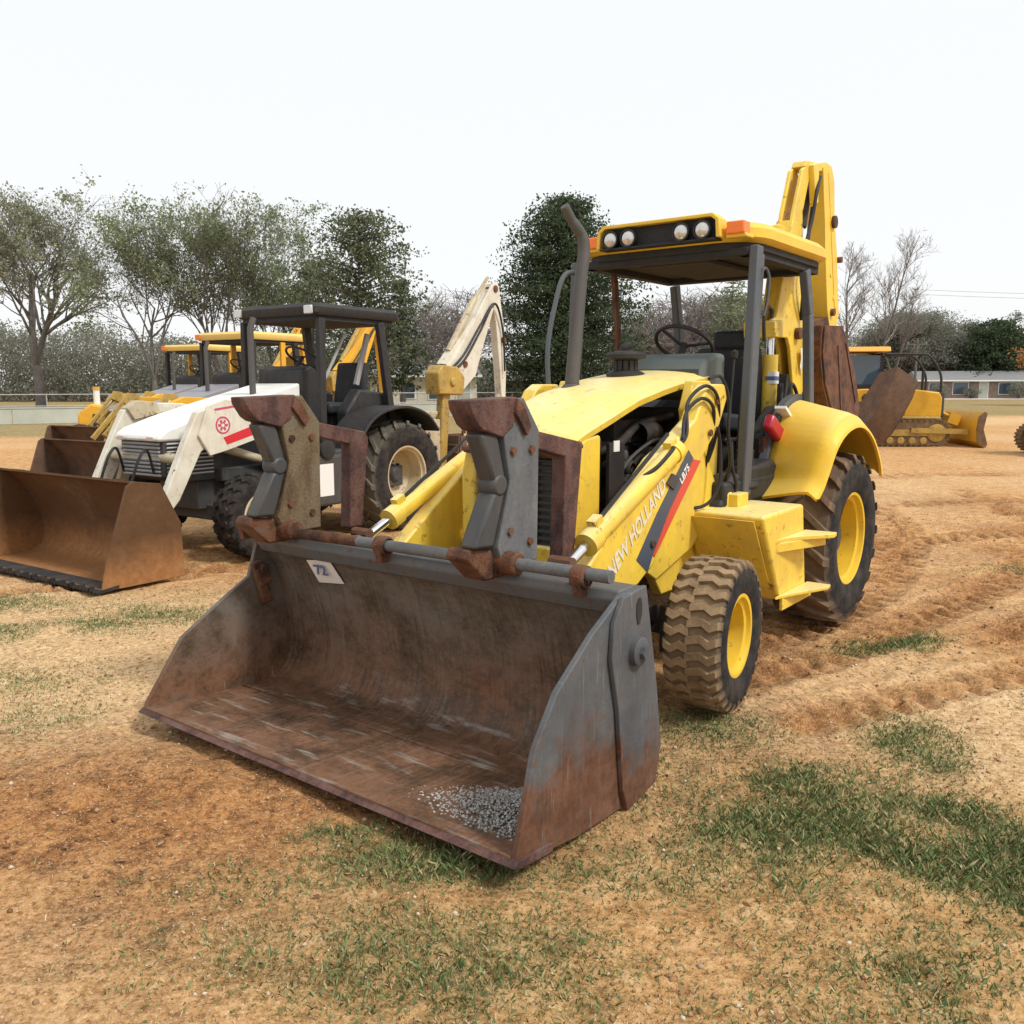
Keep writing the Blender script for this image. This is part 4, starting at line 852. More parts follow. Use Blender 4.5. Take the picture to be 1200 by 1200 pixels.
def track_field(X, Y):
    best = np.full(X.shape, 9.0); S = np.zeros(X.shape); D = np.zeros(X.shape); Wd = np.full(X.shape,.2)
    for pts, wd in TRACKS:
        sm = smoothpath([(a,b,0) for a,b in pts],5); s0 = 0
        for a, b in zip(sm[:-1], sm[1:]):
            dx, dy = b.x-a.x, b.y-a.y; L = math.hypot(dx,dy)
            t = np.clip(((X-a.x)*dx+(Y-a.y)*dy)/L**2, 0, 1)
            ex, ey = X-(a.x+t*dx), Y-(a.y+t*dy); d = np.hypot(ex,ey); sg = np.sign(ex*dy-ey*dx)
            m = d/wd < best
            best = np.where(m, d/wd, best); S = np.where(m, s0+t*L, S); D = np.where(m, d*sg, D); s0 += L
    return best, S, D
xs = axis_pts(-400,-5.0,6.6,400,.026); ys_ = axis_pts(-12,1.9,9.6,650,.026)
X, Y = np.meshgrid(xs, ys_, indexing='ij')
tb_, tS, tD = track_field(X, Y)
inr = np.clip(1.25-tb_, 0, 1)**.6*(tb_ < 1.25)
lugp = np.sin(2*PI*(tS/.20+np.abs(tD)*1.6+.5*(tD > 0)))
lugp = np.sign(lugp)*np.abs(lugp)**.6
near = np.clip(1-np.hypot(X, Y-5)/60, 0, 1)
Hh = (fbm(X*.5,Y*.5,3)-.5)*.05*near + (fbm(X*3.1,Y*3.1,9)-.5)*.045*near + (fbm(X*11,Y*11,5,2)-.5)*.026*near
Hh = Hh*(1-.5*inr)+inr*(.031*lugp*np.clip(fbm(X*1.5,Y*1.5,22)*2.2-.25,.1,1.3) - .022)
berm = np.exp(-((tb_-1.3)/.22)**2)*.016*(.4+fbm(X*4,Y*4,31)); Hh += berm
churn = np.exp(-(((X-.9)/1.6)**2+((Y-4.9)/1.0)**2)); Hh += churn*(fbm(X*6,Y*6,41)-.5)*.03
mound = np.exp(-(((X+1.5)/1.0)**2+((Y-3.5)/.55)**2)); Hh += mound*.05*(.6+fbm(X*5,Y*5,44))
under = np.clip(1-np.hypot(X-.2,Y-5.6)/3.0,0,1); Hh -= under*.012; Hh -= .012
def ground_z(x, y):
    i = np.clip(np.searchsorted(xs, x), 1, len(xs)-1); j = np.clip(np.searchsorted(ys_, y), 1, len(ys_)-1)
    return Hh[i, j]
GRASS = [(2.42,5.62,.42,.16,1.0,.3),(1.92,4.02,.22,.36,1.0,-.3),(1.55,3.35,.45,.34,1.0,-.6),(1.85,2.95,.75,.33,1.15,-.3),(1.15,3.25,.5,.3,.8,.2),(1.25,3.62,.30,.22,.8,0),(1.3,3.0,.5,.35,.7,0),
         (1.0,4.15,.35,.35,.45,0),(.75,3.6,.6,.5,.45,0),(.45,3.0,.7,.3,.45,0),(-.30,2.95,.42,.16,.8,.1),(-.05,3.3,.35,.15,.6,0),(-.55,3.1,.25,.12,.6,0),
         (-3.3,6.0,.7,.25,.5,.2),(-2.5,6.4,.6,.25,.5,0),(-2.45,4.3,.3,.35,.35,0),(-2.9,5.0,.6,.3,.35,0),(-3.9,6.7,.8,.3,.4,0),(-2.0,7.0,.6,.2,.3,0),(1.6,2.3,1.2,.4,.6,0),(-.2,2.4,.8,.3,.5,0),
         (4.6,8.1,.5,.2,.35,.3),(-.9,2.8,.4,.12,.4,0),(3.0,4.6,.25,.15,.25,0)]
def grass_field(X, Y):
    g = np.zeros(X.shape)
    for cx_,cy_,rx,ry,dn,rt in GRASS:
        c, s = math.cos(rt), math.sin(rt); u = ((X-cx_)*c+(Y-cy_)*s)/rx; v = (-(X-cx_)*s+(Y-cy_)*c)/ry
        g = np.maximum(g, dn*np.exp(-(u*u+v*v)**1.5*.8))
    return g
G_ = grass_field(X, Y)*np.clip(fbm(X*2.5,Y*2.5,61)*2.6-.45,0,1.3)
# distant field: beyond a line running left to right
fl_ = np.interp(X, [-60,-20,-8,5,15,30,80],[26,28.5,29,33,44,50,52]); far = np.clip((Y-fl_)/1.2,0,1)
rd = ((Y > np.interp(X,[0,60,120],[100,106,110])) & (Y < np.interp(X,[0,60,120],[114,121,126]))).astype(float)
pale_band = np.exp(-((Y-fl_+4)/3.5)**2)*(X > 6)
groove_shade = inr*np.clip(-lugp*.9,0,1)*np.clip(fbm(X*1.5,Y*1.5,22)*2.2-.1,.2,1.3)  # ridge shade painted into the clay colour along the tread grooves
mound2 = np.exp(-(((X+1.5)/1.5)**2+((Y-3.3)/.75)**2)); pl2 = np.exp(-(((X-2.6)/.9)**2+((Y-4.2)/.9)**2))+np.exp(-(((X+3.6)/2.2)**2+((Y-6.3)/1.4)**2))+np.exp(-(((X+2.9)/1.0)**2+((Y-4.6)/.7)**2))*.6
red = np.clip(groove_shade*1.3 + mound2*.9*fbm(X*3,Y*3,57)*1.5 + inr*.30*(.4+fbm(X*3,Y*3,77)) + churn*.6 + mound*.8 + np.clip(fbm(X*.8+3,Y*.8,55)*3-1.5,0,.8)*(Y<14), 0, 1)
pale = np.clip((fbm(X*.45+7,Y*.45,90)-.42)*3.0,0,1)
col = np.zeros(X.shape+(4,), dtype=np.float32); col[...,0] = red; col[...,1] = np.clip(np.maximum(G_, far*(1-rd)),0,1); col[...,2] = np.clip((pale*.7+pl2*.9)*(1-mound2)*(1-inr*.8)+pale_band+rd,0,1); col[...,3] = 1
nx, ny_ = X.shape; V = np.stack([X,Y,Hh],-1).reshape(-1,3)
I = np.arange(nx*ny_).reshape(nx,ny_); F = np.stack([I[:-1,:-1],I[1:,:-1],I[1:,1:],I[:-1,1:]],-1).reshape(-1,4)
def ground_mat():
    n = NT('clay_ground'); c = n.coord(); n.b.inputs['Roughness'].default_value = .95
    at = n.new('ShaderNodeVertexColor'); at.layer_name = 'zone'; sp_ = n.new('ShaderNodeSeparateColor'); n.l.new(at.outputs[0], sp_.inputs[0])
    a = n.noise(c, .9, 6, .6); b = n.noise(c, 7, 8, .7); f = n.noise(c, 34, 5, .8); ff = n.noise(c, 95, 4, .85)
    base = n.ramp(n.math('ADD', n.math('MULTIPLY', b, .55), n.math('MULTIPLY', f, .45)), [(.38,(.22,.10,.034)),(.47,(.43,.22,.082)),(.54,(.60,.35,.155)),(.64,(.75,.52,.29))])
    base = n.mix(n.ramp(a, [(.35,0),(.7,.55)]), base, (.58,.325,.13))
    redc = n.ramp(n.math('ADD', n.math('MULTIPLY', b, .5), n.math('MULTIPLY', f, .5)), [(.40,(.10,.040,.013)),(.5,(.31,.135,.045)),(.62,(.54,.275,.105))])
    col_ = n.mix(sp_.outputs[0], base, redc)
    palec = n.ramp(f, [(.36,(.36,.21,.095)),(.5,(.62,.42,.22)),(.64,(.80,.63,.40))])
    col_ = n.mix(n.math('MULTIPLY', sp_.outputs[2], .75), col_, palec)
    gr_ = n.ramp(n.math('ADD', n.math('MULTIPLY', b, .4), n.math('MULTIPLY', f, .6)), [(.40,(.05,.07,.025)),(.5,(.12,.145,.055)),(.62,(.28,.24,.12))])
    gm = n.math('MULTIPLY', sp_.outputs[1], n.ramp(n.math('ADD', n.math('MULTIPLY', f, .6), n.math('MULTIPLY', b, .4)), [(.36,1),(.62,.35)]))
    col_ = n.mix(gm, col_, gr_)
    speck = n.math('MULTIPLY', n.ramp(ff, [(.575,0),(.64,.85)]), 1); col_ = n.mix(speck, col_, (.74,.57,.38))
    dk = n.ramp(n.math('ADD', n.math('MULTIPLY', ff, .6), n.math('MULTIPLY', f, .4)), [(.395,.7),(.46,0)]); col_ = n.mix(dk, col_, (.11,.06,.03))
    n.bump(n.math('ADD', n.math('ADD', b, n.math('MULTIPLY', f, .5)), n.math('MULTIPLY', ff, .25)), .65, .03)
    n.out(col_, .95, 0, .12); return n.m
M['ground'] = ground_mat()
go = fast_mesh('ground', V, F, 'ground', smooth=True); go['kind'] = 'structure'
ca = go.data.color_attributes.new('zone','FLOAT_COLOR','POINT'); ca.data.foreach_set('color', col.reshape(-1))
# pale road far away on the right
rdm = NT('far_road'); cr = rdm.coord(); rdm.out(rdm.ramp(rdm.noise(cr,1.5),[(.3,(.50,.45,.37)),(.7,(.62,.58,.50))]), .9)
MB().prism([(-10,101),(70,107),(140,112),(140,121),(70,115),(-10,108)],.02,.05,'z').build('road', rdm.m, smooth=0)['kind'] = 'structure'

# --- grass blades (stuff), straw litter (stuff), pebbles (stuff)
def island_mat(name, stops, rough=.8, scale=1.5, trans=0):
    n = NT(name); g = n.new('ShaderNodeNewGeometry'); c = n.coord()
    f = n.math('ADD', n.math('MULTIPLY', g.outputs['Random Per Island'], .65), n.math('MULTIPLY', n.noise(c, scale, 4), .35))
    col_ = n.ramp(f, stops); m = n.out(col_, rough, 0, .2)
    if trans:                                      # light passing through thin leaves
        tl_ = n.new('ShaderNodeBsdfTranslucent'); n.l.new(col_, tl_.inputs[0]); mxs = n.new('ShaderNodeMixShader'); mxs.inputs[0].default_value = trans
        n.l.new(n.b.outputs[0], mxs.inputs[1]); n.l.new(tl_.outputs[0], mxs.inputs[2]); n.l.new(mxs.outputs[0], n.n['Material Output'].inputs[0])
    return m
M['grass'] = island_mat('grass_blades', [(.15,(.09,.135,.045)),(.38,(.14,.195,.07)),(.58,(.20,.235,.095)),(.74,(.36,.31,.15)),(.9,(.55,.44,.25))])
M['straw'] = island_mat('dry_straw', [(.15,(.13,.07,.04)),(.5,(.34,.22,.125)),(.9,(.60,.46,.31))])
M['pebble'] = island_mat('small_stones', [(.15,(.16,.08,.04)),(.5,(.36,.22,.12)),(.85,(.64,.54,.42))])
M['gravel'] = island_mat('pale_gravel', [(.15,(.27,.25,.23)),(.5,(.38,.37,.35)),(.85,(.48,.47,.45))], scale=8)
N = 1100000; px = RNG.uniform(-6,6.5,N); py = RNG.uniform(1.9,9,N)
gv = grass_field(px,py)*np.clip(fbm(px*2.5,py*2.5,61)*2.6-.45,0,1.3)
keep = RNG.random(N) < np.clip(gv*1.0+.006,0,1)*np.clip(5.2/py,0,1)**1.2; px, py, gv = px[keep], py[keep], gv[keep]
n_ = len(px); hgt = RNG.uniform(.010,.030,n_)*(.6+gv*.8); a = RNG.uniform(0,2*PI,n_); wv = RNG.uniform(.0018,.0042,n_); ln_ = RNG.uniform(.2,1.2,n_)*hgt; la = RNG.uniform(0,2*PI,n_)
z = ground_z(px,py)-.003
Vg = np.stack([np.stack([px-np.cos(a)*wv,py-np.sin(a)*wv,z],-1), np.stack([px+np.cos(a)*wv,py+np.sin(a)*wv,z],-1),
     np.stack([px+np.cos(la)*ln_*.4+np.cos(a)*wv*.7,py+np.sin(la)*ln_*.4+np.sin(a)*wv*.7,z+hgt*.65],-1), np.stack([px+np.cos(la)*ln_,py+np.sin(la)*ln_,z+hgt],-1)],1).reshape(-1,3)
tag(fast_mesh('grass', Vg, np.arange(n_*4).reshape(-1,4), 'grass'), 'short green and dry grass growing in patches on the clay','grass',kind='stuff')
print('blades', n_)
N = 150000; px = RNG.uniform(-7,8,N); py = 1.9+11*RNG.random(N)**1.3
fld = np.clip(fbm(px*1.3,py*1.3,101)*2.4-.75,0,1); rr_, _, _ = track_field(px,py)
keep = RNG.random(N) < fld*(rr_ > 1.1)*.75*np.clip(5/py,0,1); px, py = px[keep], py[keep]; n_ = len(px)
a = RNG.uniform(0,2*PI,n_); L = .0025+.008*RNG.random(n_)**2.5; wv = RNG.uniform(.0008,.0024,n_); z = ground_z(px,py)+RNG.uniform(.001,.008,n_); tz = RNG.uniform(-.006,.006,n_)
ca_, sa_ = np.cos(a), np.sin(a)
Vs = np.stack([np.stack([px+s1*ca_*L-s2*sa_*wv, py+s1*sa_*L+s2*ca_*wv, z+s1*tz],-1) for s1,s2 in ((-1,-1),(1,-1),(1,1),(-1,1))],1).reshape(-1,3)
tag(fast_mesh('straw_litter', Vs, np.arange(n_*4).reshape(-1,4), 'straw'), 'pale dry straw and root bits scattered on the clay','straw',kind='stuff')
print('straw', n_)
def stones(px, py, z, r, name, mat):
    n_ = len(px); base = np.array([[1,0,0],[-1,0,0],[0,1,0],[0,-1,0],[0,0,.7],[0,0,-.7]],dtype=float)
    Vp = base[None]*(r[:,None,None]*RNG.uniform(.6,1.25,(n_,6,1)))
    a = RNG.uniform(0,2*PI,n_); c, s = np.cos(a), np.sin(a); x = Vp[...,0]*c[:,None]-Vp[...,1]*s[:,None]; y = Vp[...,0]*s[:,None]+Vp[...,1]*c[:,None]
    Vp = np.stack([x+px[:,None], y+py[:,None], Vp[...,2]+z[:,None]],-1).reshape(-1,3)
    f = np.array([[0,2,4],[2,1,4],[1,3,4],[3,0,4],[2,0,5],[1,2,5],[3,1,5],[0,3,5]]); F_ = (f[None]+6*np.arange(n_)[:,None,None]).reshape(-1,3)
    return fast_mesh(name, Vp, F_, mat)
N = 70000; px = RNG.uniform(-7,8,N); py = 1.9+10*RNG.random(N)**1.4; keep = RNG.random(N) < np.clip(fbm(px*1.1,py*1.1,131)*2.2-.6,.05,1); px, py = px[keep], py[keep]
tag(stones(px,py,ground_z(px,py)+.001,RNG.uniform(.0015,.0065,len(px))*RNG.choice([1,1,1,1,1.6,2.4],len(px)),'pebbles','pebble'),'small pale pebbles scattered over the clay','pebbles',kind='stuff')
N = 5200; px = RNG.uniform(-5,8,N); py = 1.9+10*RNG.random(N)**1.2; tb2, _, _ = track_field(px,py)
keep = RNG.random(N) < np.clip(np.exp(-((tb2-1.1)/.35)**2)+np.exp(-(((px+1.5)/1.3)**2+((py-3.3)/.6)**2))+.04,0,1); px, py = px[keep], py[keep]
M['clod'] = island_mat('clay_clods', [(.15,(.16,.075,.03)),(.5,(.34,.18,.08)),(.85,(.55,.35,.19))], scale=20)
tag(stones(px,py,ground_z(px,py)+.003,.004+.016*RNG.random(len(px))**3,'clay_clods','clod'),'crumbled clods of orange clay along the tyre tracks','clods',kind='stuff')
N = 900; px = RNG.uniform(-6,7,N); py = 1.9+9*RNG.random(N)**1.3; a = RNG.uniform(0,2*PI,N); L = RNG.uniform(.010,.024,N); z = ground_z(px,py)+RNG.uniform(.004,.012,N); k1, k2 = RNG.uniform(-.006,.008,N), RNG.uniform(-.006,.008,N)
ca_, sa_ = np.cos(a), np.sin(a)
Vl = np.stack([np.stack([px-ca_*L,py-sa_*L,z],-1),np.stack([px+sa_*L*.45,py-ca_*L*.45,z+k1],-1),np.stack([px+ca_*L,py+sa_*L,z],-1),np.stack([px-sa_*L*.45,py+ca_*L*.45,z+k2],-1)],1).reshape(-1,3)
M['deadleaf'] = island_mat('fallen_leaves', [(.15,(.13,.06,.03)),(.5,(.28,.14,.07)),(.85,(.45,.30,.17))], scale=9)
tag(fast_mesh('fallen_leaves', Vl, np.arange(N*4).reshape(-1,4), 'deadleaf'),'small brown fallen leaves scattered on clay and grass','leaves',kind='stuff')
# gravel heap inside the near corner of the big bucket
Mw = Matrix.Translation((1.6292,6.801,0)) @ Matrix.Rotation(math.atan2(-math.cos(YAW),-math.sin(YAW)),4,'Z')
N = 6500; u = RNG.uniform(0,1,N); v = RNG.uniform(0,1,N); gx = 3.62+.46*u; gy = 1.13-.85*v*(.30+.70*u)
hh = .035*np.clip(1-v,0,1)*np.clip(1-abs(u-.6)*1.2,0,1)
W_ = np.array([Mw@Vector((gx[i],gy[i],.057+(gx[i]-3.6)*.052+hh[i]*RNG.random())) for i in range(N)])
tag(stones(W_[:,0],W_[:,1],W_[:,2],(.002+.009*RNG.random(N)**1.8),'gravel','gravel'),'pale grey gravel left in the near corner of the big front bucket','gravel',kind='stuff')

# ================================================================== TREES
M['bark'] = rusty('grey_brown_bark', [(.3,(.08,.07,.063)),(.5,(.14,.125,.115)),(.7,(.21,.19,.175))], 3)
M['bark_pale'] = rusty('pale_bark', [(.3,(.14,.12,.105)),(.5,(.22,.195,.175)),(.7,(.30,.27,.25))], 3)
M['oakleaf'] = island_mat('oak_leaves', [(.15,(.16,.18,.10)),(.45,(.26,.28,.17)),(.7,(.35,.36,.23)),(.92,(.45,.43,.32))], scale=.5, trans=.45)
M['oakleaf2'] = island_mat('oak_leaves_greener', [(.15,(.15,.19,.10)),(.45,(.25,.30,.165)),(.7,(.34,.38,.22)),(.92,(.44,.45,.30))], scale=.5, trans=.45)
M['pineleaf'] = island_mat('pine_needles', [(.15,(.07,.09,.05)),(.45,(.13,.155,.09)),(.7,(.20,.22,.125)),(.92,(.30,.29,.18))], scale=.6, trans=.45)
M['cedarleaf'] = island_mat('cedar_sprays', [(.15,(.030,.048,.027)),(.45,(.06,.09,.046)),(.7,(.10,.13,.065)),(.92,(.17,.18,.10))], scale=.6, trans=.45)
M['autumnleaf'] = island_mat('autumn_leaves', [(.15,(.28,.12,.04)),(.5,(.42,.20,.07)),(.85,(.55,.33,.14))], scale=.5, trans=.45)
M['twig'] = island_mat('bare_twigs', [(.15,(.13,.11,.10)),(.5,(.21,.185,.17)),(.9,(.32,.29,.27))], scale=.5)
M['woodsleaf'] = island_mat('far_woods_leaves', [(.15,(.14,.15,.115)),(.45,(.22,.225,.175)),(.7,(.29,.285,.23)),(.92,(.38,.35,.30))], scale=.15, trans=.45)
def leaves(name, pts, sig, size, per, mat, root, seed, flat=.7):
    r = np.random.default_rng(seed); P_ = np.repeat(np.asarray(pts,dtype=float), per, axis=0); n_ = len(P_)
    P_ = P_+r.normal(0,1,(n_,3))*np.array([sig,sig,sig*flat]); s = r.uniform(.55,1.35,n_)*size
    a = r.normal(0,1,(n_,3)); a /= np.linalg.norm(a,axis=1)[:,None]; b = np.cross(a, r.normal(0,1,(n_,3))); b /= np.linalg.norm(b,axis=1)[:,None]
    a *= s[:,None]; b *= (s*.62)[:,None]
    Vl = np.stack([P_-a, P_+b*.9, P_+a, P_-b*.9],1).reshape(-1,3)
    return fast_mesh(name, Vl, np.arange(n_*4).reshape(-1,4), mat, root)
def grow(mb, tips, p, d, L, r, lv, maxlv, rnd, nch, up, spread, lean, minr=.012, sides=(9,7,5,4,3,3)):
    pts = [Vector(p)]; rs = [r]; segs = 5 if lv < 2 else 3; dirs = []
    for k in range(segs):
        d = (d+Vector((rnd.gauss(0,.13),rnd.gauss(0,.13),rnd.gauss(0,.08)+up))+Vector(lean)*.05).normalized()
        pts.append(pts[-1]+d*L/segs); dirs.append(d); rs.append(max(minr, r*(1-.62*(k+1)/segs)))
    mb.tube(pts, rs, sides[min(lv,5)], caps=False)
    if lv >= maxlv-1: tips += [tuple(q) for q in pts[1:]]
    if lv >= maxlv: return
    for c in range(nch[lv]):
        t = rnd.uniform(.35 if lv else .30, 1.0); i = min(segs-1,int(t*segs)); q = pts[i].lerp(pts[i+1], t*segs-i)
        dd = dirs[i]; ang = rnd.uniform(0,2*PI); side = dd.orthogonal().normalized(); side.rotate(Matrix.Rotation(ang,3,dd))
        nd = (dd*(1-spread)+side*spread*rnd.uniform(.8,1.3)).normalized()
        if nd.z < -.2: nd.z *= .3; nd.normalize()
        grow(mb, tips, q, nd, L*rnd.uniform(.52,.78), max(minr, rs[i]*rnd.uniform(.5,.68)), lv+1, maxlv, rnd, nch, up, spread, lean, minr, sides)
def broadleaf(label, x, y, H, seed, leafmat='oakleaf', trunkH=.28, r=.32, nch=(7,5,4,3), spread=.62, up=.05, lean=(0,0,0), per=7, leaf=.13, sig=.32, bare=False, bark='bark', cat='tree', name='oak_tree', forks=3, minr=.012, patch=.45, patch_s=.9, wide=1.0):
    t = thing(name,label,cat,(x,y,-.05)); rnd = random.Random(seed); mb = MB(); tips = []
    th = H*trunkH; tp = Vector((rnd.gauss(0,.1)+lean[0]*th*.4, rnd.gauss(0,.1), th))
    mb.tube(smoothpath([(0,0,0),(tp.x*.4+.05,tp.y*.4,th*.5),tp],4),[r*1.35,r*1.12,r*1.05,r,r,r*.97,r*.93,r*.9,r*.86],12)
    for k in range(forks):
        a = 2*PI*k/forks+rnd.uniform(-.4,.4); d = Vector((math.cos(a)*.45+lean[0],math.sin(a)*.45+lean[1],1)).normalized()
        grow(mb, tips, tp, d, H*(.52 if k else .60), r*rnd.uniform(.55,.72), 0, len(nch), rnd, nch, up, spread, lean, minr)
    zs = float(np.percentile([q[2] for q in tips],97)); k_ = H/zs*.97
    def sq(q):
        z = q[2]*k_; z = z if z < .86*H else .86*H+.14*H*(1-math.exp(-(z-.86*H)/(.14*H))); return ((q[0]-lean[0]*z)*wide+lean[0]*z, q[1]*wide, z)
    mb.v = [sq(v) for v in mb.v]; tips = [sq(q) for q in tips]
    mb.build('trunk', bark, t, smooth=60)
    if not bare:
        T = np.array(tips); ph = (T+np.array([seed*7.3,seed*3.1,0]))/patch_s; nz = vnoise(ph[:,0]+ph[:,2]*.7,ph[:,1]+ph[:,2]*1.1,seed)*.6+vnoise(ph[:,0]*2.3+ph[:,2],ph[:,1]*2.3+ph[:,2]*1.9,seed+1)*.4
        T = T[nz > patch]; leaves('crown', T, sig, leaf, per, leafmat, t, seed)
    print(name, len(tips), len(mb.v)); return t
def conifer(label, x, y, H, W, seed, mat='pineleaf', prof=None, z0=.18, name='pine_tree', whorls=26, nb=6, per=9, leaf=.12, sig=.2, droop=-.10, r=.22, gap=.28):
    t = thing(name,label,'tree',(x,y,-.05)); rnd = random.Random(seed); mb = MB(); tips = []
    mb.tube(smoothpath([(0,0,0),(.1,0,H*.35),(-.05,.05,H*.7),(0,0,H*.99)],4),[r*(1-.9*i/12) for i in range(13)],9)
    for i in range(whorls):
        f = z0+(1-z0)*(i+rnd.uniform(-.3,.3))/whorls
        f = min(.99,max(z0*.8,f)); hw = W/2*np.interp(f, *zip(*prof))
        for k in range(nb):
            a = rnd.uniform(0,2*PI); L = hw*rnd.uniform(.55,1.12); z = f*H
            pts = [Vector((0,0,z))]
            for s in range(1,5): q = s/4; pts.append(Vector((math.cos(a)*L*q+rnd.gauss(0,.05),math.sin(a)*L*q+rnd.gauss(0,.05), z+L*(.30*q+droop*q*q*2)+rnd.gauss(0,.05))))
            mb.tube(pts,[r*.22,r*.17,r*.12,r*.08,r*.04],4,caps=False)
            for s in np.linspace(.25,1,max(3,int(L/.32))):
                j = min(3,int(s*4)); q = pts[j].lerp(pts[j+1], s*4-j) if j < 4 else pts[-1]
                w_ = L*.32*(1-abs(s-.5)); tips.append((q.x+rnd.gauss(0,w_),q.y+rnd.gauss(0,w_),q.z+rnd.gauss(0,.12)))
    T = np.array(tips); ph = T/(.10*H); nz = vnoise(ph[:,0]+ph[:,2]*.7+seed,ph[:,1]+ph[:,2]*1.3,seed); tips = [tips[i] for i in range(len(tips)) if nz[i] > gap]
    tips += [(rnd.gauss(0,.1),rnd.gauss(0,.1),H*rnd.uniform(.95,1.0)) for _ in range(6)]
    mb.build('trunk','bark',t,smooth=60); leaves('crown', tips, sig, leaf, per, mat, t, seed, .6); print(name, len(tips)); return t
def XY(px, d): return (px-600)/1019*d, d
def Hpx(topy, d): return 1.7+(451-topy)/1030*d
# left oaks
x,y = XY(58,60); broadleaf('big spreading tree with thin grey-green leaves and wide bare limbs at the far left',x,y,Hpx(222,60),11,trunkH=.26,r=.40,per=5,nch=(6,5,4,3),spread=.50,up=.07,forks=4,leaf=.10,sig=.22,patch=.53,wide=.80)
x,y = XY(188,57); broadleaf('leafy oak whose trunk rises beside the pale exhaust pipe of the far loaders',x,y,Hpx(240,57),23,leafmat='oakleaf2',trunkH=.20,r=.26,per=6,patch=.55,wide=.68,nch=(6,5,4,3),forks=3,spread=.48,up=.08,leaf=.10,sig=.24)
x,y = XY(274,60); broadleaf('many-stemmed oak with an even rounded top above the black loader roof',x,y,Hpx(238,60),35,leafmat='oakleaf2',trunkH=.12,r=.22,per=6,patch=.55,wide=.85,nch=(6,4,4,3),forks=6,up=.12,spread=.36,leaf=.10,sig=.22)
x,y = XY(338,66); broadleaf('smaller leafy oak leaning against the dark pine',x,y,Hpx(300,66),37,leafmat='oakleaf2',trunkH=.2,r=.2,per=6,patch=.5,nch=(5,4,4,3),forks=3,spread=.42,up=.1,leaf=.10,sig=.24)
pinep = [(0,.5),(.2,.9),(.45,1),(.7,.85),(.85,.7),(.95,.45),(1,.15)]
x,y = XY(428,55); conifer('tall full pine standing behind the black loader roof',x,y,Hpx(258,55),7.6,41,prof=pinep,per=10,whorls=30,nb=8,sig=.26,leaf=.11,droop=-.02)
x,y = XY(372,60); conifer('shorter pine whose low top shows left of the tall full pine',x,y,Hpx(318,60),5.6,43,prof=pinep,per=10,whorls=18,nb=7,sig=.26,leaf=.11,droop=-.02)
x,y = XY(474,58); conifer('narrow dark pine on the right flank of the tall full pine',x,y,Hpx(330,58),3.6,45,prof=pinep,mat='cedarleaf',per=10,whorls=18,nb=7,sig=.24,leaf=.11)
x,y = XY(545,72); broadleaf('pale bare tree between the pine and the dark cedar',x,y,Hpx(335,72),51,bare=True,bark='twig',trunkH=.15,r=.16,forks=5,nch=(8,6,5),up=.08,name='bare_tree',minr=.018)
x,y = XY(500,80); broadleaf('low pale bare tree behind the cream digging arm',x,y,Hpx(352,80),53,bare=True,bark='twig',trunkH=.15,r=.14,forks=5,nch=(8,6,5),up=.08,name='bare_tree',minr=.018)
cedp = [(0,.85),(.12,1),(.38,1),(.6,.90),(.78,.74),(.90,.52),(.97,.32),(1,.1)]
x,y = XY(660,55); conifer('large dense dark cedar behind the exhaust pipe of the yellow loader',x,y,Hpx(240,55),8.6,61,mat='cedarleaf',prof=cedp,z0=.05,name='cedar_tree',gap=.12,whorls=46,nb=12,per=13,sig=.26,leaf=.10)
for i,(px_,ty_,d_,lb) in enumerate(((775,352,70,'pale leafless tree seen through the cab left of the far roof post'),(812,340,76,'pale leafless tree seen through the cab right of the far roof post'),(745,372,80,'short pale leafless tree at the edge of the dark cedar'))):
    x,y = XY(px_,d_); broadleaf(lb,x,y,Hpx(ty_,d_),71+i,bare=True,bark='twig',trunkH=.12,r=.15,forks=6,nch=(8,6,5),up=.07,name='bare_tree',minr=.02)
x,y = XY(850,68); conifer('light green pine seen through the cab beside the near roof post',x,y,Hpx(328,68),4.2,77,mat='oakleaf2',prof=pinep,whorls=22,nb=6,per=6,sig=.3,leaf=.12)
x,y = XY(885,75); broadleaf('brownish leafy tree between the near roof post and the digging arm',x,y,Hpx(345,75),79,trunkH=.2,r=.2,per=6,nch=(7,5,4,3),forks=4)
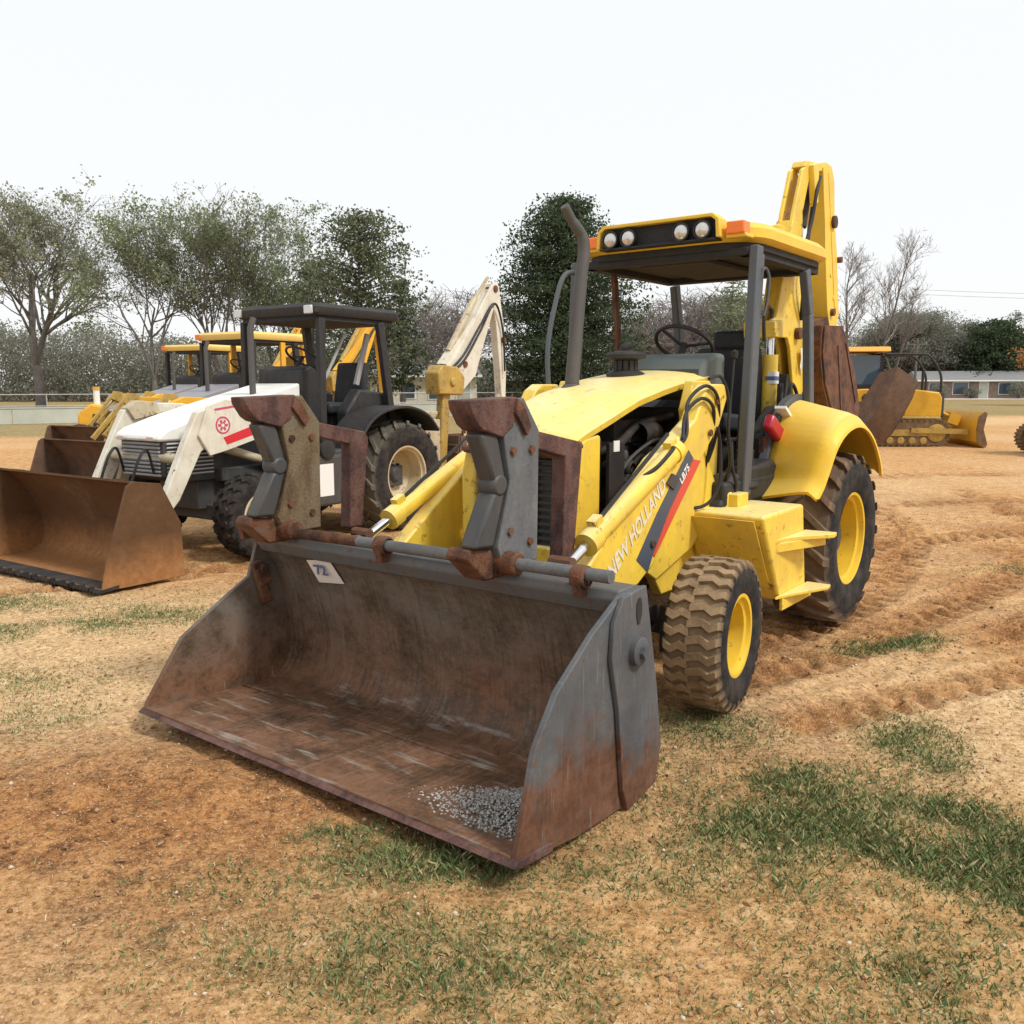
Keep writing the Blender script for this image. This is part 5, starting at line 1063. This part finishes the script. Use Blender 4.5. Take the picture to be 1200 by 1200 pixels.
def slender(label, x, y, H, seed, lean, r=.13):
    t = thing('bare_tree',label,'tree',(x,y,-.05)); rnd = random.Random(seed); mb = MB(); tr_ = [Vector((0,0,0))]; d = Vector((lean*.5,0,1)).normalized()
    for k in range(12): d = (d+Vector((lean*.06+rnd.gauss(0,.05),rnd.gauss(0,.05),.03))).normalized(); tr_.append(tr_[-1]+d*H*1.03/12)
    mb.tube(tr_, [r*(1-.88*k/12) for k in range(13)], 8, caps=False); mb.build('trunk','bark',t,smooth=60); tw_ = MB()
    def shoot(p, d, L, rad, lv):
        pts = [p]
        for k in range(4): d = (d+Vector((rnd.gauss(0,.12),rnd.gauss(0,.12),.10))).normalized(); pts.append(pts[-1]+d*L/4)
        tw_.tube(pts, [rad*(1-.7*k/4) for k in range(5)], 4 if lv < 2 else 3, caps=False)
        if lv < 3:
            for _ in range((6,4,3)[lv]):
                q = rnd.uniform(.25,1)*3.99; k = int(q); pp = pts[k].lerp(pts[k+1], q-k); s = d.orthogonal(); s.rotate(Matrix.Rotation(rnd.uniform(0,2*PI),3,d)); shoot(pp, (d*.75+s.normalized()*.6).normalized(), L*rnd.uniform(.4,.6), max(.008,rad*.5), lv+1)
    for _ in range(20):
        f = rnd.uniform(.28,.98)*12; k = min(11,int(f)); p = tr_[k].lerp(tr_[k+1], f-k); td = (tr_[k+1]-tr_[k]).normalized(); s = td.orthogonal(); s.rotate(Matrix.Rotation(rnd.uniform(0,2*PI),3,td))
        shoot(p, (td*.75+s.normalized()*.55).normalized(), H*.34*(1.2-f/12)*rnd.uniform(.7,1.2), r*.38*(1.1-f/12)+.012, 0)
    tw_.build('crown','twig',t,smooth=60)
x,y = XY(981,60); slender('slender bare tree beside the digging arm, left one of the leaning pair',x,y,Hpx(300,60),81,.20)
x,y = XY(1004,62); slender('tall bare tree leaning right above the orange roof',x,y,Hpx(284,62),84,.36)
x,y = XY(1030,66); slender('smaller bare tree right of the tall leaning one',x,y,Hpx(345,66),87,.30,.10)
for i,(px_,ty_,d_,lb) in enumerate(((1045,368,128,'low hazy leafy tree right behind the orange roof'),(1085,380,132,'low hazy leafy tree above the bulldozer roll frame'),(1100,394,136,'low leafy tree on the left flank of the dark evergreen'))):
    x,y = XY(px_,d_); broadleaf(lb,x,y,Hpx(ty_,d_),91+i,leafmat='woodsleaf',trunkH=.18,r=.3,per=12,nch=(7,5,4,3),forks=4,leaf=.13,sig=.6,patch=.35,patch_s=2)
x,y = XY(1150,122); conifer('dark round evergreen rising behind the long low house',x,y,Hpx(378,122),9.6,97,mat='cedarleaf',prof=cedp,z0=.15,name='evergreen_tree',whorls=34,nb=10,per=12,sig=.45,leaf=.18)
x,y = XY(1172,130); conifer('slim evergreen top poking up right of the dark round evergreen',x,y,Hpx(366,130),4.6,98,mat='pineleaf',prof=pinep,name='evergreen_tree',whorls=18,nb=5,per=6,sig=.3,leaf=.14)
x,y = XY(1232,75); broadleaf('orange-brown autumn tree at the right edge of the view',x,y,Hpx(385,75),99,leafmat='autumnleaf',trunkH=.3,r=.15,per=6,nch=(6,4,4),forks=3,name='autumn_tree')
# far woods as one mass
r = np.random.default_rng(5); pts = []
prof_px = [(-250,365),(-60,370),(20,374),(90,384),(130,380),(170,390),(230,388),(300,398),(360,412),(430,420),(500,402),(560,410),(600,425),(690,420),(740,415),(800,412),(850,405),(905,400),(960,400),(1000,392),(1060,396),(1110,410),(1160,418),(1210,412),(1400,400)]
for k in range(24000):
    px_ = r.uniform(-250,1400); d_ = r.uniform(92,108); top = Hpx(np.interp(px_,*zip(*prof_px)),d_+45*min(1,max(0,(px_-930)/60)))
    top *= .72+.38*vnoise(np.array([px_/34.]),np.array([d_*.25]),3)[0]; x_ = (px_-600)/1019*(d_+45*min(1,max(0,(px_-930)/60)))
    pts.append((x_, d_+45*min(1,max(0,(px_-930)/60)), top*r.random()**1.05))
wo = leaves('distant_woods', pts, .5, .15, 14, 'woodsleaf', None, 6); tag(wo,'grey-green far-off woods closing the field behind everything','woods',kind='stuff')

# ================================================================== FENCE, WALL, HOUSES, POLES
M['palewall'] = paint('pale_green_wall', (.50,.52,.45), .35, .05, dirtcol=(.35,.33,.26), scale=.3)
M['roofgrey'] = paint('grey_shingle', (.24,.24,.245), .3, .0, dirtcol=(.18,.17,.16), scale=.4, rough=.8)
M['brick'] = rusty('house_brick', [(.3,(.16,.11,.09)),(.5,(.24,.17,.14)),(.7,(.32,.25,.21))], 2)
M['galv'] = paint('galvanised', (.42,.43,.43), .3, .05)
A0, A1 = Vector((-30,34.6,0)), Vector((4.5,53.5,0)); dr = (A1-A0); Lw = dr.length; dr.normalize(); nrm = Vector((-dr.y,dr.x,0))
wl = thing('low_wall','pale low wall running along the grass behind the parked loaders','wall',A0, math.atan2(dr.y,dr.x))
n_ = 13
for i in range(n_):
    MB().box(((i+.5)*Lw/n_,0,.34),(Lw/n_-.03,.10,.68)).build('panel','palewall',wl)
MB().box((Lw/2,0,.70),(Lw,.16,.05)).build('coping','palewall',wl)
fe = thing('rail_fence','thin metal rail fence just behind the pale low wall','fence',A0+nrm*1.2, math.atan2(dr.y,dr.x))
for z in (.75,1.28): MB().tube([(0,0,z),(Lw,0,z)],.028,6).build('rail','galv',fe)
for i in range(16): MB().tube([(i*Lw/15,0,0),(i*Lw/15,0,1.32)],.03,6).build('fence_post','galv',fe)
def shrub_(label, x, y, H, seed):
    t = thing('shrub',label,'shrub',(x,y,0)); rnd = random.Random(seed); mb = MB(); pts = []
    for k in range(9): a = rnd.uniform(0,2*PI); e = Vector((math.cos(a)*H*.5,math.sin(a)*H*.5,H*rnd.uniform(.5,.85))); mb.tube([(0,0,0),tuple(e*.5+Vector((0,0,H*.1))),tuple(e)],[.04,.025,.012],5,caps=False)
    for k in range(160): v = Vector((rnd.gauss(0,1),rnd.gauss(0,1),rnd.gauss(0,1))).normalized()*rnd.random()**.4; pts.append((v.x*H*.65,v.y*H*.6,H*.52+v.z*H*.45))
    mb.build('stem','bark',t); leaves('foliage',pts,.16,.09,12,'woodsleaf',t,seed)
def house(label, x, y, rz, L, D, Hw, Hr, wall, wins, name='house'):
    h = thing(name,label,'house',(x,y,0),math.radians(rz))
    MB().box((0,0,Hw/2),(L,D,Hw)).build('wall',wall,h)
    rf = MB().add([(-L/2-.4,-D/2-.5,Hw),(L/2+.4,-D/2-.5,Hw),(L/2+.4,D/2+.5,Hw),(-L/2-.4,D/2+.5,Hw),(-L/2-.1,0,Hr),(L/2+.1,0,Hr)],[(0,1,5,4),(2,3,4,5),(0,4,3),(1,2,5),(0,3,2,1)]).build('roof','roofgrey',h)
    MB().box((0,-D/2-.52,Hw+.0),(L+.8,.05,.18)).build('fascia','white',rf)
    for wx, ww, wz, wh, kind in wins:
        f = MB().box((wx,-D/2-.02,wz),(ww+.14,.06,wh+.14)).build('door' if kind == 'd' else 'window','white',h)
        if kind != 'd': MB().box((wx,-D/2-.055,wz),(ww,.02,wh)).build('pane','glass',f)
        else: MB().box((wx,-D/2-.055,wz),(ww,.02,wh)).build('leaf','palewall',f)
    return h
x,y = XY(1150,118); house('long low grey-roofed brick house across the field on the right',x,y,-10,20,8,2.3,3.6,'brick',[(-8,1.6,1.4,1.2,'w'),(-5,1.8,1.3,1.5,'w'),(-2.2,1.0,1.1,2.1,'d'),(.8,2.4,1.3,1.4,'w'),(4.0,1.6,1.4,1.2,'w'),(7.5,1.8,1.4,1.2,'w')])
for i_,(px_,d_) in enumerate(((1092,112),(1182,112),(1128,113))):
    x,y = XY(px_,d_); shrub_(('rounded shrub before the left end of the long low house','rounded shrub before the right windows of the long low house','small shrub before the middle of the long low house')[i_],x,y,(1.9,2.2,1.4)[i_],140+i_)
x,y = XY(640,78); house('low grey house with white garage doors seen just right of the cream digging arm',x,y,0,7.5,6,2.2,3.0,'brick',[(-1.3,.9,1.1,1.9,'d'),(-.1,.9,1.1,1.9,'d'),(2.2,1.4,1.3,1.1,'w')])
x,y = XY(500,70); house('cream walled house with dark windows behind the white backhoe loader',x,y,4,8,6,2.4,3.2,'cream',[(-3,1.0,1.3,1.1,'w'),(-1.2,1.0,1.3,1.1,'w'),(1.0,1.2,1.3,1.2,'w'),(3,1.0,1.1,2,'d')])
def pole(label, x, y, H):
    p = thing('utility_pole',label,'pole',(x,y,0)); MB().tube([(0,0,0),(0,0,H)],[.14,.10],8).build('pole','bark',p); MB().box((0,0,H-.5),(2.2,.1,.12)).build('crossarm','bark',p)
    for k in (-.9,0,.9): MB().tube([(k,0,H-.44),(k,0,H-.25)],.05,6).build('insulator','galv',p)
x,y = XY(1062,88); pole('thin pale utility pole beside the bulldozer roll frame',x,y,6.2)
wr = []
for k in (0,.5): wr.append(smoothpath([(44,98,11.5+k),(60,97,10.9+k),(80,96,11.1+k)],5))
wv_ = MB()
for q in wr: wv_.tube(q,.02,4)
tag(wv_.build('power_line','galv'),'thin power lines crossing the sky above the dark evergreen','power line')

# ================================================================== LIGHT, SKY, CAMERA
sunv = Vector((.62,-.38,.86)).normalized()
W = bpy.data.worlds.new('World'); bpy.context.scene.world = W; W.use_nodes = True; nt = W.node_tree
bg = nt.nodes['Background']; sk = nt.nodes.new('ShaderNodeTexSky'); sk.sky_type = 'NISHITA'; sk.sun_disc = False
sk.sun_elevation = math.asin(sunv.z); sk.sun_rotation = math.atan2(sunv.x,sunv.y); sk.air_density = 1.0; sk.dust_density = 3.0
mx = nt.nodes.new('ShaderNodeMix'); mx.data_type = 'RGBA'; mx.inputs[0].default_value = .90
nt.links.new(sk.outputs[0], mx.inputs[6]); mx.inputs[7].default_value = (8.6,8.7,8.75,1)
nt.links.new(mx.outputs[2], bg.inputs[0]); bg.inputs[1].default_value = .12
sl_ = bpy.data.lights.new('sun','SUN'); sl_.energy = 2.7; sl_.angle = math.radians(10); sl_.color = (1,.965,.90)
so_ = bpy.data.objects.new('sun', sl_); C.objects.link(so_); so_.rotation_euler = sunv.to_track_quat('Z','Y').to_euler(); so_.location = (5,-5,20)
cam = bpy.data.cameras.new('camera'); co_ = bpy.data.objects.new('camera', cam); C.objects.link(co_)
co_.location = (0,0,1.6921); co_.rotation_euler = (PI/2-.143,0,0); cam.sensor_width = 36; cam.lens = 36*1030.0/1200; cam.clip_end = 2000; cam.clip_start = .05
sc_ = bpy.context.scene; sc_.camera = co_
sc_.view_settings.view_transform = 'Standard'; sc_.view_settings.look = 'None'; sc_.view_settings.exposure = .02; sc_.view_settings.gamma = 1
sc_.cycles.max_bounces = 6; sc_.cycles.use_denoising = True
